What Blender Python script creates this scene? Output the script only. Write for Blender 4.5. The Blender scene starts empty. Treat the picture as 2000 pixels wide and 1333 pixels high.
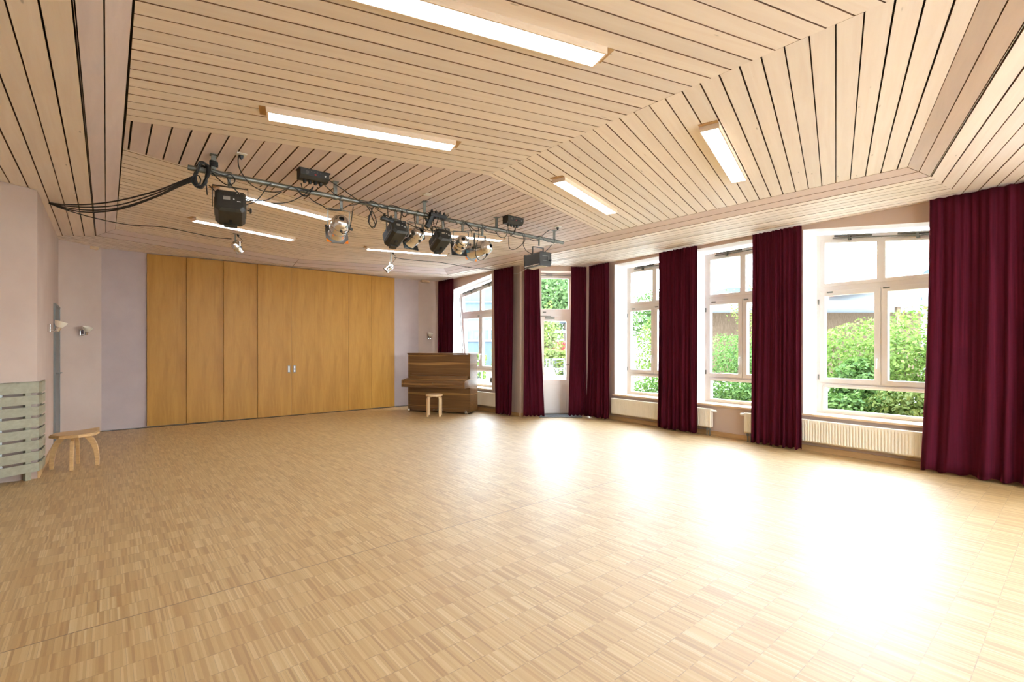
import bpy, bmesh, math, random
import numpy as np
from mathutils import Vector, Matrix
from mathutils.geometry import tessellate_polygon
PI = math.pi
rnd = random.Random(7)
S = bpy.context.scene
COL = S.collection

# ------------------------------------------------------------------ materials
def nmat(name):
    m = bpy.data.materials.new(name); m.use_nodes = True
    nt = m.node_tree
    b = nt.nodes['Principled BSDF']
    return m, nt, b
def N(nt, t, **kw):
    n = nt.nodes.new(t)
    for k, v in kw.items():
        if hasattr(n, k): setattr(n, k, v)
        else: n.inputs[k].default_value = v
    return n
def L(nt, a, b): nt.links.new(a, b)
def ramp(nt, fac, stops):
    r = N(nt, 'ShaderNodeValToRGB')
    els = r.color_ramp.elements
    while len(els) < len(stops): els.new(0.5)
    for e, (p, c) in zip(els, stops):
        e.position = p; e.color = (*c, 1)
    L(nt, fac, r.inputs[0]); return r.outputs[0]
def mth(nt, op, a, b=None):
    n = N(nt, 'ShaderNodeMath', operation=op)
    for i, v in enumerate((a, b)):
        if v is None: continue
        if isinstance(v, (int, float)): n.inputs[i].default_value = v
        else: L(nt, v, n.inputs[i])
    return n.outputs[0]
def mixc(nt, fac, a, b, mode='MIX'):
    n = N(nt, 'ShaderNodeMix', data_type='RGBA', blend_type=mode)
    for i, v in ((0, fac), (6, a), (7, b)):
        if isinstance(v, (int, float)): n.inputs[i].default_value = v
        elif isinstance(v, tuple): n.inputs[i].default_value = (*v, 1)
        else: L(nt, v, n.inputs[i])
    return n.outputs[2]
def simple(name, col, rough=.5, metal=0, var=.06, scale=8, bump=0, spec=.5, sheen=0):
    m, nt, b = nmat(name)
    tc = N(nt, 'ShaderNodeTexCoord'); no = N(nt, 'ShaderNodeTexNoise'); no.inputs['Scale'].default_value = scale
    no.inputs['Detail'].default_value = 4
    L(nt, tc.outputs['Object'], no.inputs['Vector'])
    lo = tuple(max(0, c * (1 - var)) for c in col); hi = tuple(min(1, c * (1 + var)) for c in col)
    L(nt, ramp(nt, no.outputs[0], [(.3, lo), (.7, hi)]), b.inputs['Base Color'])
    b.inputs['Roughness'].default_value = rough; b.inputs['Metallic'].default_value = metal
    b.inputs['Specular IOR Level'].default_value = spec
    if sheen:
        b.inputs['Sheen Weight'].default_value = sheen; b.inputs['Sheen Roughness'].default_value = .4
    if bump:
        bp = N(nt, 'ShaderNodeBump'); bp.inputs['Strength'].default_value = bump; bp.inputs['Distance'].default_value = .01
        L(nt, no.outputs[0], bp.inputs['Height']); L(nt, bp.outputs[0], b.inputs['Normal'])
    return m
def emis(name, col, s):
    m, nt, b = nmat(name)
    b.inputs['Base Color'].default_value = (*col, 1); b.inputs['Emission Color'].default_value = (*col, 1)
    b.inputs['Emission Strength'].default_value = s
    return m
def wood(name, c0, c1, axis='X', scale=1.0, rough=.45, stretch=14, isl=.0, uv=False, knots=False):
    """straight-grained wood, the grain running along one axis (or along U)"""
    m, nt, b = nmat(name)
    tc = N(nt, 'ShaderNodeTexCoord'); mp = N(nt, 'ShaderNodeMapping')
    L(nt, tc.outputs['UV' if uv else 'Object'], mp.inputs[0])
    sc = [stretch * scale] * 3; sc['XYZ'.index(axis)] = scale
    mp.inputs['Scale'].default_value = sc
    no = N(nt, 'ShaderNodeTexNoise'); no.inputs['Scale'].default_value = 2.2; no.inputs['Detail'].default_value = 6
    no.inputs['Roughness'].default_value = .6; no.inputs['Distortion'].default_value = .6
    vec = mp.outputs[0]
    geo = N(nt, 'ShaderNodeNewGeometry')
    if isl:
        ad = N(nt, 'ShaderNodeVectorMath', operation='ADD')
        cm = N(nt, 'ShaderNodeCombineXYZ'); k = mth(nt, 'MULTIPLY', geo.outputs['Random Per Island'], 40.)
        L(nt, k, cm.inputs[0]); L(nt, k, cm.inputs[1]); L(nt, k, cm.inputs[2])
        L(nt, vec, ad.inputs[0]); L(nt, cm.outputs[0], ad.inputs[1]); vec = ad.outputs[0]
    L(nt, vec, no.inputs['Vector'])
    col = ramp(nt, no.outputs[0], [(.32, c0), (.68, c1)])
    if isl:
        v = mth(nt, 'ADD', mth(nt, 'MULTIPLY', geo.outputs['Random Per Island'], isl), 1 - isl * .6)
        cc = N(nt, 'ShaderNodeCombineColor'); 
        for i in range(3): L(nt, v, cc.inputs[i])
        col = mixc(nt, 1., col, cc.outputs[0], 'MULTIPLY')
    if knots:
        vo = N(nt, 'ShaderNodeTexVoronoi'); vo.inputs['Scale'].default_value = 1.
        mp2 = N(nt, 'ShaderNodeMapping'); mp2.inputs['Scale'].default_value = (2.2, 9, 9)
        L(nt, tc.outputs['UV' if uv else 'Object'], mp2.inputs[0]); L(nt, mp2.outputs[0], vo.inputs['Vector'])
        f = ramp(nt, vo.outputs['Distance'], [(.035, (1, 1, 1)), (.07, (0, 0, 0))])
        col = mixc(nt, mth(nt, 'MULTIPLY', f, .55), col, tuple(c * .38 for c in c0))
    L(nt, col, b.inputs['Base Color']); b.inputs['Roughness'].default_value = rough
    return m

M = {}
M['black'] = simple('black_plastic', (.012, .012, .012), .45)
M['blackmetal'] = simple('dark_brown_painted_metal', (.030, .026, .018), .5, 0, .15, 20)
M['rearplate'] = simple('dark_rear_plate', (.018, .016, .012), .5, 0, .15, 20)
M['rubber'] = simple('black_cable_rubber', (.010, .010, .010), .6)
M['greycable'] = simple('light_grey_cable', (.62, .60, .56), .5)
M['steel'] = simple('galvanised_steel', (.20, .20, .175), .45, .8, .15, 30)
M['chrome'] = simple('polished_metal', (.80, .80, .80), .12, 1, .02)
M['alu'] = simple('polished_aluminium_can', (.83, .80, .76), .2, 1, .04, 6)
M['aluband'] = simple('grey_gel_frame', (.30, .30, .29), .45, .6)
M['hole'] = simple('dark_opening', (.008, .007, .006), .7)
M['gel'] = simple('orange_gel', (.95, .24, .012), .35)
M['blueGel'] = simple('blue_gel', (.05, .30, .50), .3)
M['lampglass'] = simple('white_lamp_glass', (.88, .88, .86), .2)
M['paper'] = simple('grey_type_plate', (.28, .25, .21), .6)
M['white'] = simple('white_plastic', (.82, .81, .78), .35)
M['red'] = simple('red_switch', (.7, .03, .02), .4)
M['framewhite'] = simple('white_painted_wood', (.90, .86, .83), .3, 0, .01, 6)
M['radiator'] = simple('cream_radiator_enamel', (.84, .77, .64), .3, 0, .01)
M['radshadow'] = simple('shaded_radiator_inside', (.35, .32, .28), .6)  # enamel darkened for shade behind the front panel; plain grey on the socket
M['slat'] = wood('grey_green_slats', (.25, .222, .145), (.32, .288, .195), 'Y', 1, .5, 10)
M['birch'] = wood('birch_wood', (.68, .46, .24), (.78, .56, .32), 'Z', 2, .35)
M['stoolwood'] = wood('stool_wood', (.50, .29, .12), (.66, .42, .19), 'X', 2, .35)
M['baseboard'] = wood('baseboard_wood', (.42, .24, .095), (.53, .32, .14), 'Y', 1, .45, 12)
M['sillwood'] = wood('sill_wood', (.66, .46, .27), (.76, .56, .36), 'Y', 1, .35, 14)
M['panel'] = wood('beech_veneer', (.37, .168, .024), (.475, .235, .040), 'Z', .55, .42, 9)
M['panel'].node_tree.nodes['Principled BSDF'].inputs['Specular IOR Level'].default_value = .25
M['ceil'] = wood('pale_pink_spruce_boards', (.90, .795, .735), (.96, .88, .83), 'X', .5, .55, 16, .12, True, True)
M['ceilp'] = wood('lilac_washed_boards', (.71, .60, .60), (.80, .69, .685), 'X', .5, .6, 8, .12, True)
M['darkedge'] = wood('darkened_board_edges', (.20, .105, .06), (.28, .155, .09), 'X', .5, .8, 16, 0, True)  # dark brown paints in the shade between the ceiling boards
M['fixwood'] = wood('fixture_frame_wood', (.80, .62, .46), (.88, .72, .56), 'X', 1, .5)
M['track'] = simple('grey_floor_track', (.42, .40, .37), .4, .5)
M['greydoor'] = simple('blue_grey_door_paint', (.17, .175, .165), .45)
M['mat'] = simple('grey_door_mat', (.13, .135, .14), .95, 0, .25, 180, .4)
M['diff'] = None
M['void'] = simple('dark_ceiling_void', (.15, .13, .10), .9, 0, .6, 3)
M['ceramic'] = simple('sconce_glass', (.78, .70, .56), .3)

def wallmat(name, c0, c1, sc=1.1):
    m, nt, b = nmat(name)
    tc = N(nt, 'ShaderNodeTexCoord')
    no = N(nt, 'ShaderNodeTexNoise'); no.inputs['Scale'].default_value = sc; no.inputs['Detail'].default_value = 5; no.inputs['Roughness'].default_value = .55
    L(nt, tc.outputs['Object'], no.inputs['Vector'])
    L(nt, ramp(nt, no.outputs[0], [(.3, c0), (.7, c1)]), b.inputs['Base Color'])
    n2 = N(nt, 'ShaderNodeTexNoise'); n2.inputs['Scale'].default_value = 90
    L(nt, tc.outputs['Object'], n2.inputs['Vector'])
    bp = N(nt, 'ShaderNodeBump'); bp.inputs['Strength'].default_value = .12; bp.inputs['Distance'].default_value = .004
    L(nt, n2.outputs[0], bp.inputs['Height']); L(nt, bp.outputs[0], b.inputs['Normal'])
    b.inputs['Roughness'].default_value = .8; b.inputs['Specular IOR Level'].default_value = .25
    return m
M['pink'] = wallmat('pink_glazed_plaster', (.48, .355, .29), (.56, .435, .36))
M['lilac'] = wallmat('lilac_glazed_plaster', (.46, .368, .35), (.545, .445, .42), 1.6)
M['reveal'] = wallmat('white_plaster', (.80, .76, .74), (.84, .80, .78))
M['extwall'] = wallmat('outside_render', (.70, .70, .68), (.76, .76, .74))

def floormat():
    m, nt, b = nmat('mosaic_strip_parquet')
    tc = N(nt, 'ShaderNodeTexCoord'); sp = N(nt, 'ShaderNodeSeparateXYZ'); L(nt, tc.outputs['Object'], sp.inputs[0])
    x, y = sp.outputs[0], sp.outputs[1]
    PIT = .1607
    yy = mth(nt, 'DIVIDE', mth(nt, 'SUBTRACT', y, 3.21 - 40 * PIT), PIT)
    row = mth(nt, 'FLOOR', yy); fy = mth(nt, 'FRACT', yy)
    wn = N(nt, 'ShaderNodeTexWhiteNoise', noise_dimensions='1D'); L(nt, row, wn.inputs['W'])
    xo = mth(nt, 'ADD', x, wn.outputs['Value'])
    def cell(wd):
        q = mth(nt, 'DIVIDE', xo, wd); c = mth(nt, 'FLOOR', q); f = mth(nt, 'FRACT', q)
        cm = N(nt, 'ShaderNodeCombineXYZ'); L(nt, c, cm.inputs[0]); L(nt, row, cm.inputs[1])
        w = N(nt, 'ShaderNodeTexWhiteNoise', noise_dimensions='2D'); L(nt, cm.outputs[0], w.inputs['Vector'])
        return w.outputs['Value'], f
    v1, f1 = cell(.0105); v2, f2 = cell(.16); v3, f3 = cell(.034)
    v = mth(nt, 'ADD', mth(nt, 'ADD', mth(nt, 'MULTIPLY', v1, .60), mth(nt, 'MULTIPLY', v2, .08)), mth(nt, 'MULTIPLY', v3, .32))
    gr = N(nt, 'ShaderNodeTexNoise'); mp = N(nt, 'ShaderNodeMapping'); mp.inputs['Scale'].default_value = (260, 9, 1)
    L(nt, tc.outputs['Object'], mp.inputs[0]); L(nt, mp.outputs[0], gr.inputs['Vector'])
    v = mth(nt, 'ADD', mth(nt, 'MULTIPLY', v, .8), mth(nt, 'MULTIPLY', gr.outputs[0], .2))
    col = ramp(nt, v, [(.2, (.345, .182, .044)), (.45, (.455, .270, .086)), (.62, (.51, .325, .120)), (.85, (.61, .425, .20))])
    # joints: between rows, at random strip edges, and the two long expansion joints
    rowj = mth(nt, 'MULTIPLY', mth(nt, 'LESS_THAN', fy, .022), mth(nt, 'GREATER_THAN', v3, .35))
    stj = mth(nt, 'MULTIPLY', mth(nt, 'LESS_THAN', f1, .14), mth(nt, 'GREATER_THAN', v1, .86))
    blk = mth(nt, 'MULTIPLY', mth(nt, 'LESS_THAN', f2, .009), mth(nt, 'GREATER_THAN', v2, .5))
    def seam(y0, w): return mth(nt, 'LESS_THAN', mth(nt, 'ABSOLUTE', mth(nt, 'SUBTRACT', y, y0)), w)
    j = mth(nt, 'MAXIMUM', mth(nt, 'MULTIPLY', rowj, .55), mth(nt, 'MULTIPLY', stj, .45))
    j = mth(nt, 'MAXIMUM', j, mth(nt, 'MULTIPLY', blk, .55))
    j = mth(nt, 'MAXIMUM', j, mth(nt, 'MULTIPLY', mth(nt, 'MAXIMUM', seam(3.21, .0035), seam(6.97, .0045)), .9))
    col = mixc(nt, j, col, (.12, .062, .022))
    L(nt, col, b.inputs['Base Color'])
    rn = N(nt, 'ShaderNodeTexNoise'); rn.inputs['Scale'].default_value = 1.3; L(nt, tc.outputs['Object'], rn.inputs['Vector'])
    r = mth(nt, 'ADD', mth(nt, 'MULTIPLY', rn.outputs[0], .10), .53)
    r = mth(nt, 'ADD', r, mth(nt, 'MULTIPLY', v1, .06))
    L(nt, r, b.inputs['Roughness'])
    b.inputs['Specular IOR Level'].default_value = 1.0; b.inputs['Coat Weight'].default_value = 1.0; b.inputs['Coat IOR'].default_value = 1.52; b.inputs['Coat Roughness'].default_value = .47
    bp = N(nt, 'ShaderNodeBump'); bp.inputs['Strength'].default_value = .10; bp.inputs['Distance'].default_value = .002
    L(nt, mth(nt, 'SUBTRACT', mth(nt, 'MULTIPLY', v1, .3), j), bp.inputs['Height']); L(nt, bp.outputs[0], b.inputs['Normal'])
    return m
M['floor'] = floormat()

def pianomat():
    m, nt, b = nmat('walnut_veneer')
    tc = N(nt, 'ShaderNodeTexCoord'); mp = N(nt, 'ShaderNodeMapping'); mp.inputs['Scale'].default_value = (.55, 8, 16)
    L(nt, tc.outputs['Object'], mp.inputs[0])
    no = N(nt, 'ShaderNodeTexNoise'); no.inputs['Scale'].default_value = 2; no.inputs['Detail'].default_value = 6; no.inputs['Distortion'].default_value = .5
    L(nt, mp.outputs[0], no.inputs['Vector'])
    sp = N(nt, 'ShaderNodeSeparateXYZ'); L(nt, tc.outputs['Object'], sp.inputs[0])
    x, z = sp.outputs[0], sp.outputs[2]; f = None
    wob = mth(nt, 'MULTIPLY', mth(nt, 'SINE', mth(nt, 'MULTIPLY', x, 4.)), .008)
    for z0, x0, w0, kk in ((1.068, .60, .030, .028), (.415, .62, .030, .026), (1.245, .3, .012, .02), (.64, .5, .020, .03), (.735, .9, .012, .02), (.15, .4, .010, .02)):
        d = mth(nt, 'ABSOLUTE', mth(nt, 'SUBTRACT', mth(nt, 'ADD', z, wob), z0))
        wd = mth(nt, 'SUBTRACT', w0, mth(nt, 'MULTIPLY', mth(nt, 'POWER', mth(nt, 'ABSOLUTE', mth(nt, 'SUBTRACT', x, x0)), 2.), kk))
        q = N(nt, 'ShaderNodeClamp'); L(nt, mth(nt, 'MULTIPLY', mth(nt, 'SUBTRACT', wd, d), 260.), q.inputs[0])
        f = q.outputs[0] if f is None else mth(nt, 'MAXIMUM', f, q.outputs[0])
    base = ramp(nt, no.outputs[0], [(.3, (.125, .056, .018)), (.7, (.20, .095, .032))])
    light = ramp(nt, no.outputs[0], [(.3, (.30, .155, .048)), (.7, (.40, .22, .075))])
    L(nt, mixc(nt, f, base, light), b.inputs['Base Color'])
    b.inputs['Roughness'].default_value = .3
    return m
M['piano'] = pianomat()

def velvet():
    m, nt, b = nmat('burgundy_velvet')
    tc = N(nt, 'ShaderNodeTexCoord'); mp = N(nt, 'ShaderNodeMapping'); mp.inputs['Scale'].default_value = (22, 22, .5)
    L(nt, tc.outputs['Object'], mp.inputs[0])
    no = N(nt, 'ShaderNodeTexNoise'); no.inputs['Scale'].default_value = 3; no.inputs['Detail'].default_value = 3
    L(nt, mp.outputs[0], no.inputs['Vector'])
    L(nt, ramp(nt, no.outputs[0], [(.3, (.038, .002, .007)), (.7, (.070, .004, .013))]), b.inputs['Base Color'])
    b.inputs['Roughness'].default_value = .85; b.inputs['Specular IOR Level'].default_value = .1
    b.inputs['Sheen Weight'].default_value = .4; b.inputs['Sheen Roughness'].default_value = .22
    b.inputs['Sheen Tint'].default_value = (.75, .06, .16, 1)
    return m
M['velvet'] = velvet()

def glass():
    m = bpy.data.materials.new('window_glass'); m.use_nodes = True; nt = m.node_tree; nt.nodes.clear()
    o = N(nt, 'ShaderNodeOutputMaterial'); t = N(nt, 'ShaderNodeBsdfTransparent'); t.inputs[0].default_value = (.96, .975, .97, 1)
    g = N(nt, 'ShaderNodeBsdfGlossy'); g.inputs['Roughness'].default_value = .02
    lw = N(nt, 'ShaderNodeLayerWeight'); lw.inputs[0].default_value = .5; f = N(nt, 'ShaderNodeMath', operation='MULTIPLY_ADD'); f.inputs[1].default_value = .3; f.inputs[2].default_value = .003; L(nt, mth(nt, 'POWER', lw.outputs['Facing'], 4.), f.inputs[0])
    mx = N(nt, 'ShaderNodeMixShader'); L(nt, f.outputs[0], mx.inputs[0]); L(nt, t.outputs[0], mx.inputs[1]); L(nt, g.outputs[0], mx.inputs[2])
    L(nt, mx.outputs[0], o.inputs[0]); return m
M['glass'] = glass()

def leafmat(name, c0, c1, tr=.35):
    m = bpy.data.materials.new(name); m.use_nodes = True; nt = m.node_tree; nt.nodes.clear()
    o = N(nt, 'ShaderNodeOutputMaterial'); geo = N(nt, 'ShaderNodeNewGeometry')
    col = ramp(nt, geo.outputs['Random Per Island'], [(0, c0), (1, c1)])
    d = N(nt, 'ShaderNodeBsdfDiffuse'); t = N(nt, 'ShaderNodeBsdfTranslucent'); g = N(nt, 'ShaderNodeBsdfGlossy'); g.inputs['Roughness'].default_value = .45
    L(nt, col, d.inputs[0]); L(nt, col, t.inputs[0])
    mx = N(nt, 'ShaderNodeMixShader'); mx.inputs[0].default_value = tr; L(nt, d.outputs[0], mx.inputs[1]); L(nt, t.outputs[0], mx.inputs[2])
    m2 = N(nt, 'ShaderNodeMixShader'); m2.inputs[0].default_value = .012; L(nt, mx.outputs[0], m2.inputs[1]); L(nt, g.outputs[0], m2.inputs[2])
    L(nt, m2.outputs[0], o.inputs[0]); return m
M['leafA'] = leafmat('hedge_leaves', (.05, .095, .014), (.15, .215, .045))
M['leafB'] = leafmat('shrub_leaves', (.04, .09, .02), (.115, .19, .045))
M['leafY'] = leafmat('young_yellow_green_leaves', (.065, .095, .016), (.135, .16, .04))
M['leafT'] = leafmat('tree_leaves', (.035, .07, .018), (.09, .14, .045))
M['bark'] = wood('bark', (.06, .038, .024), (.11, .075, .048), 'Z', 3, .8, 4)
M['grass'] = simple('lawn', (.16, .25, .05), .9, 0, .4, 6, .4)
M['paving'] = simple('pale_paving', (.62, .60, .56), .85, 0, .1, 5)
M['housewall'] = simple('white_house_render', (.20, .21, .215), .8, 0, .03, 2)
M['bluewall'] = simple('pale_blue_facade', (.055, .073, .086), .6, 0, .04, 2)
M['greywall'] = simple('blue_grey_facade', (.045, .058, .070), .6, 0, .05, 2)
M['darkglass'] = simple('dark_window_glass', (.05, .065, .07), .08, 0, .3, 1.5)
M['rooftile'] = simple('red_roof_tile', (.22, .08, .045), .8, 0, .2, 14)
M['roofgrey'] = simple('grey_metal_roof', (.17, .19, .21), .6, 0)
M['darkwood'] = wood('weathered_wood', (.05, .033, .02), (.10, .07, .048), 'Z', 2, .8)
M['boardwood'] = wood('grey_brown_board', (.075, .056, .034), (.12, .095, .06), 'X', 2, .7)
M['vanred'] = simple('red_car_paint', (.14, .014, .020), .4, 0, .02)
M['tyre'] = simple('tyre_rubber', (.02, .02, .02), .8)
M['rackmetal'] = simple('galvanised_bike_rack', (.50, .53, .55), .4, .7)
def brick():
    m, nt, b = nmat('brick_wall')
    tc = N(nt, 'ShaderNodeTexCoord'); br = N(nt, 'ShaderNodeTexBrick'); br.inputs['Scale'].default_value = 6
    br.inputs['Color1'].default_value = (.15, .07, .045, 1); br.inputs['Color2'].default_value = (.19, .10, .07, 1); br.inputs['Mortar'].default_value = (.2, .18, .16, 1)
    L(nt, tc.outputs['Object'], br.inputs[0]); L(nt, br.outputs[0], b.inputs['Base Color']); b.inputs['Roughness'].default_value = .85
    return m
M['brick'] = brick()

def diffuser():
    m, nt, b = nmat('fluorescent_diffuser')
    tc = N(nt, 'ShaderNodeTexCoord'); sp = N(nt, 'ShaderNodeSeparateXYZ'); L(nt, tc.outputs['Generated'], sp.inputs[0])
    w = N(nt, 'ShaderNodeTexWave'); w.inputs['Scale'].default_value = 30; L(nt, tc.outputs['Generated'], w.inputs[0])
    b.inputs['Base Color'].default_value = (.8, .8, .8, 1); b.inputs['Roughness'].default_value = .3
    col = ramp(nt, w.outputs[0], [(0, (.76, .88, 1.)), (1, (.84, .93, 1.))])
    L(nt, col, b.inputs['Emission Color']); b.inputs['Emission Strength'].default_value = LAMP
    return m

for k in ('grass', 'paving', 'housewall', 'bluewall', 'greywall', 'rooftile', 'roofgrey', 'darkwood', 'boardwood', 'vanred', 'tyre', 'brick', 'bark', 'extwall'):
    M[k].node_tree.nodes['Principled BSDF'].inputs['Specular IOR Level'].default_value = .06
M['darkglass'].node_tree.nodes['Principled BSDF'].inputs['Specular IOR Level'].default_value = .3
# ------------------------------------------------------------------ mesh helper
class MB:
    def __init__(s): s.bm = bmesh.new(); s.uv = None; s.mi = 0
    def _f(s, vs, uvs=None):
        try: f = s.bm.faces.new(vs)
        except ValueError: return None
        f.material_index = s.mi
        if uvs is not None:
            if s.uv is None: s.uv = s.bm.loops.layers.uv.new('UVMap')
            for l, u in zip(f.loops, uvs): l[s.uv].uv = u
        return f
    def mat(s, i): s.mi = i; return s
    def hexa(s, p):   # 8 points: bottom ring 0-3, top ring 4-7
        v = [s.bm.verts.new(q) for q in p]
        for q in ((3, 2, 1, 0), (4, 5, 6, 7), (0, 1, 5, 4), (1, 2, 6, 5), (2, 3, 7, 6), (3, 0, 4, 7)): s._f([v[i] for i in q])
        return s
    def box(s, x0, x1, y0, y1, z0, z1, mx=None):
        p = [(x0, y0, z0), (x1, y0, z0), (x1, y1, z0), (x0, y1, z0), (x0, y0, z1), (x1, y0, z1), (x1, y1, z1), (x0, y1, z1)]
        if mx is not None: p = [mx(*q) if callable(mx) else mx @ Vector(q) for q in p]
        return s.hexa(p)
    def ringbridge(s, rings, closed=True, cap=True):
        vv = [[s.bm.verts.new(p) for p in r] for r in rings]
        n = len(vv[0])
        for a, b in zip(vv, vv[1:]):
            for i in range(n if closed else n - 1):
                s._f([a[i], a[(i + 1) % n], b[(i + 1) % n], b[i]])
        if cap and closed:
            s._f(list(reversed(vv[0]))); s._f(vv[-1])
        return s
    def tube(s, pts, r, seg=6, cap=True, close=False):
        pts = [Vector(p) for p in pts]
        rings = []; up = None
        n = len(pts)
        for i, p in enumerate(pts):
            if close: t = pts[(i + 1) % n] - pts[i - 1]
            else: t = pts[min(i + 1, n - 1)] - pts[max(i - 1, 0)]
            if t.length < 1e-9: t = Vector((0, 0, 1))
            t.normalize()
            if up is None:
                up = Vector((0, 0, 1)) if abs(t.z) < .9 else Vector((1, 0, 0))
            a = t.cross(up)
            if a.length < 1e-6: a = t.cross(Vector((1, 0, 0))) if abs(t.x) < .9 else t.cross(Vector((0, 1, 0)))
            a.normalize(); b = a.cross(t).normalized(); up = b
            rr = r[i] if isinstance(r, (list, tuple)) else r
            rings.append([p + rr * (math.cos(2 * PI * k / seg) * a + math.sin(2 * PI * k / seg) * b) for k in range(seg)])
        if close: rings.append(rings[0]); cap = False
        return s.ringbridge(rings, True, cap)
    def cyl(s, p0, p1, r0, r1=None, seg=16): return s.tube([p0, p1], [r0, r0 if r1 is None else r1], seg)
    def lathe(s, prof, o, ax, seg=24, cap=True):   # prof: (radius, distance along ax)
        o = Vector(o); ax = Vector(ax).normalized()
        a = ax.cross(Vector((0, 0, 1)))
        if a.length < 1e-4: a = Vector((1, 0, 0))
        a.normalize(); b = ax.cross(a)
        rings = [[o + ax * h + max(r, 1e-4) * (math.cos(2 * PI * k / seg) * a + math.sin(2 * PI * k / seg) * b) for k in range(seg)] for r, h in prof]
        return s.ringbridge(rings, True, cap)
    def plate(s, outer, holes, f, o0, o1, reveal_mi=None):
        """polygon with holes in wall coordinates (k,z), extruded from o0 to o1 by f(k,o,z)"""
        polys = [outer] + list(holes)
        flat = [p for q in polys for p in q]
        tris = tessellate_polygon([[Vector((k, z, 0)) for k, z in q] for q in polys])
        va = [s.bm.verts.new(f(k, o0, z)) for k, z in flat]; vb = [s.bm.verts.new(f(k, o1, z)) for k, z in flat]
        for t in tris:
            s._f([va[i] for i in t]); s._f([vb[i] for i in reversed(t)])
        i0 = 0; keep = s.mi
        for qi, q in enumerate(polys):
            n = len(q)
            if qi and reveal_mi is not None: s.mi = reveal_mi
            for i in range(n):
                a, b = i0 + i, i0 + (i + 1) % n
                s._f([va[a], va[b], vb[b], vb[a]])
            i0 += n
        s.mi = keep
        return s
    def poly(s, pts, z0, z1, mx=None):
        """vertical prism over a plan polygon"""
        a = [(x, y, z0) for x, y in pts]; b = [(x, y, z1) for x, y in pts]
        if mx is not None: a = [mx @ Vector(p) for p in a]; b = [mx @ Vector(p) for p in b]
        return s.ringbridge([a, b])
    def build(s, name, mats, parent=None, smooth=False, bevel=0, origin=None, auto=None):
        bm = s.bm
        bmesh.ops.recalc_face_normals(bm, faces=bm.faces)
        if origin is None and parent is not None: origin = parent.location
        if origin is not None: bmesh.ops.translate(bm, verts=bm.verts, vec=-Vector(origin))
        me = bpy.data.meshes.new(name); bm.to_mesh(me); bm.free()
        for m in (mats if isinstance(mats, (list, tuple)) else [mats]): me.materials.append(m)
        o = bpy.data.objects.new(name, me); COL.objects.link(o)
        if smooth:
            for p in me.polygons: p.use_smooth = True
            me.set_sharp_from_angle(angle=math.radians(auto or 40))
        if parent is not None:
            o.parent = parent
            base = parent.location if parent.parent is None else Vector((0, 0, 0))
            if parent.parent is not None: o.location = Vector((0, 0, 0))
        elif origin is not None: o.location = origin
        if bevel:
            md = o.modifiers.new('bevel', 'BEVEL'); md.width = bevel; md.segments = 2; md.limit_method = 'ANGLE'; md.angle_limit = math.radians(40)
        return o
def tag(o, label=None, cat=None, group=None, kind=None):
    if label: o['label'] = label
    if cat: o['category'] = cat
    if group: o['group'] = group
    if kind: o['kind'] = kind
    return o
def empty(name, loc, label=None, cat=None, group=None, kind=None):
    o = bpy.data.objects.new(name, None); COL.objects.link(o); o.location = loc; o.empty_display_size = .1
    return tag(o, label, cat, group, kind)
def sub(mb, name, mat, part, **kw):
    """a sub-part: same origin as the part it belongs to"""
    root = part.parent
    o = mb.build(name, mat, None, origin=root.location if root else part.location, **kw)
    o.parent = part; o.location = (0, 0, 0)
    return o
def smoothpts(pts, n=6):
    P = [Vector(p) for p in pts]; out = []
    for i in range(len(P) - 1):
        p0, p1, p2, p3 = P[max(i - 1, 0)], P[i], P[i + 1], P[min(i + 2, len(P) - 1)]
        for k in range(n):
            t = k / n
            out.append(.5 * ((2 * p1) + (-p0 + p2) * t + (2 * p0 - 5 * p1 + 4 * p2 - p3) * t * t + (-p0 + 3 * p1 - 3 * p2 + p3) * t ** 3))
    out.append(P[-1]); return out
class WF:
    """wall frame: k along the wall, o outwards from the room, z up"""
    def __init__(s, o, d, inward_left=True):
        s.o = Vector((o[0], o[1], 0)); s.d = Vector((d[0], d[1], 0)).normalized(); s.n = Vector((s.d.y, -s.d.x, 0))
    def __call__(s, k, o, z): return s.o + s.d * k + s.n * o + Vector((0, 0, z))
LAMP, SKY, SUN, EXPO = 12.0, 22.0, 1.5, 0.56
M['diff'] = diffuser()
# ------------------------------------------------------------------ room shell
ZW = 3.24
WW = WF((7.205, 0), (.0718, .9974))      # window wall
LW = WF((6.5, 0), (0, 1))                # short window wall behind the piano
DC0, DC1 = Vector((7.69, 6.66, 0)), Vector((6.5, 7.485, 0))
DW = WF(DC0, DC1 - DC0)                  # garden door wall, k from its right corner
DK, DO = .656, .37                       # door centre, door plane

def struct(o): o['kind'] = 'structure'; return o
flr = MB(); flr.poly([(-3.2, -2.8), (8.3, -2.8), (8.3, 6.9), (7.95, 7.6), (6.95, 8.0), (6.95, 11.2), (-1.0, 11.2), (-1.0, 7.4), (-3.2, 6.2)], -.12, 0)
struct(flr.build('floor', M['floor']))

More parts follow.
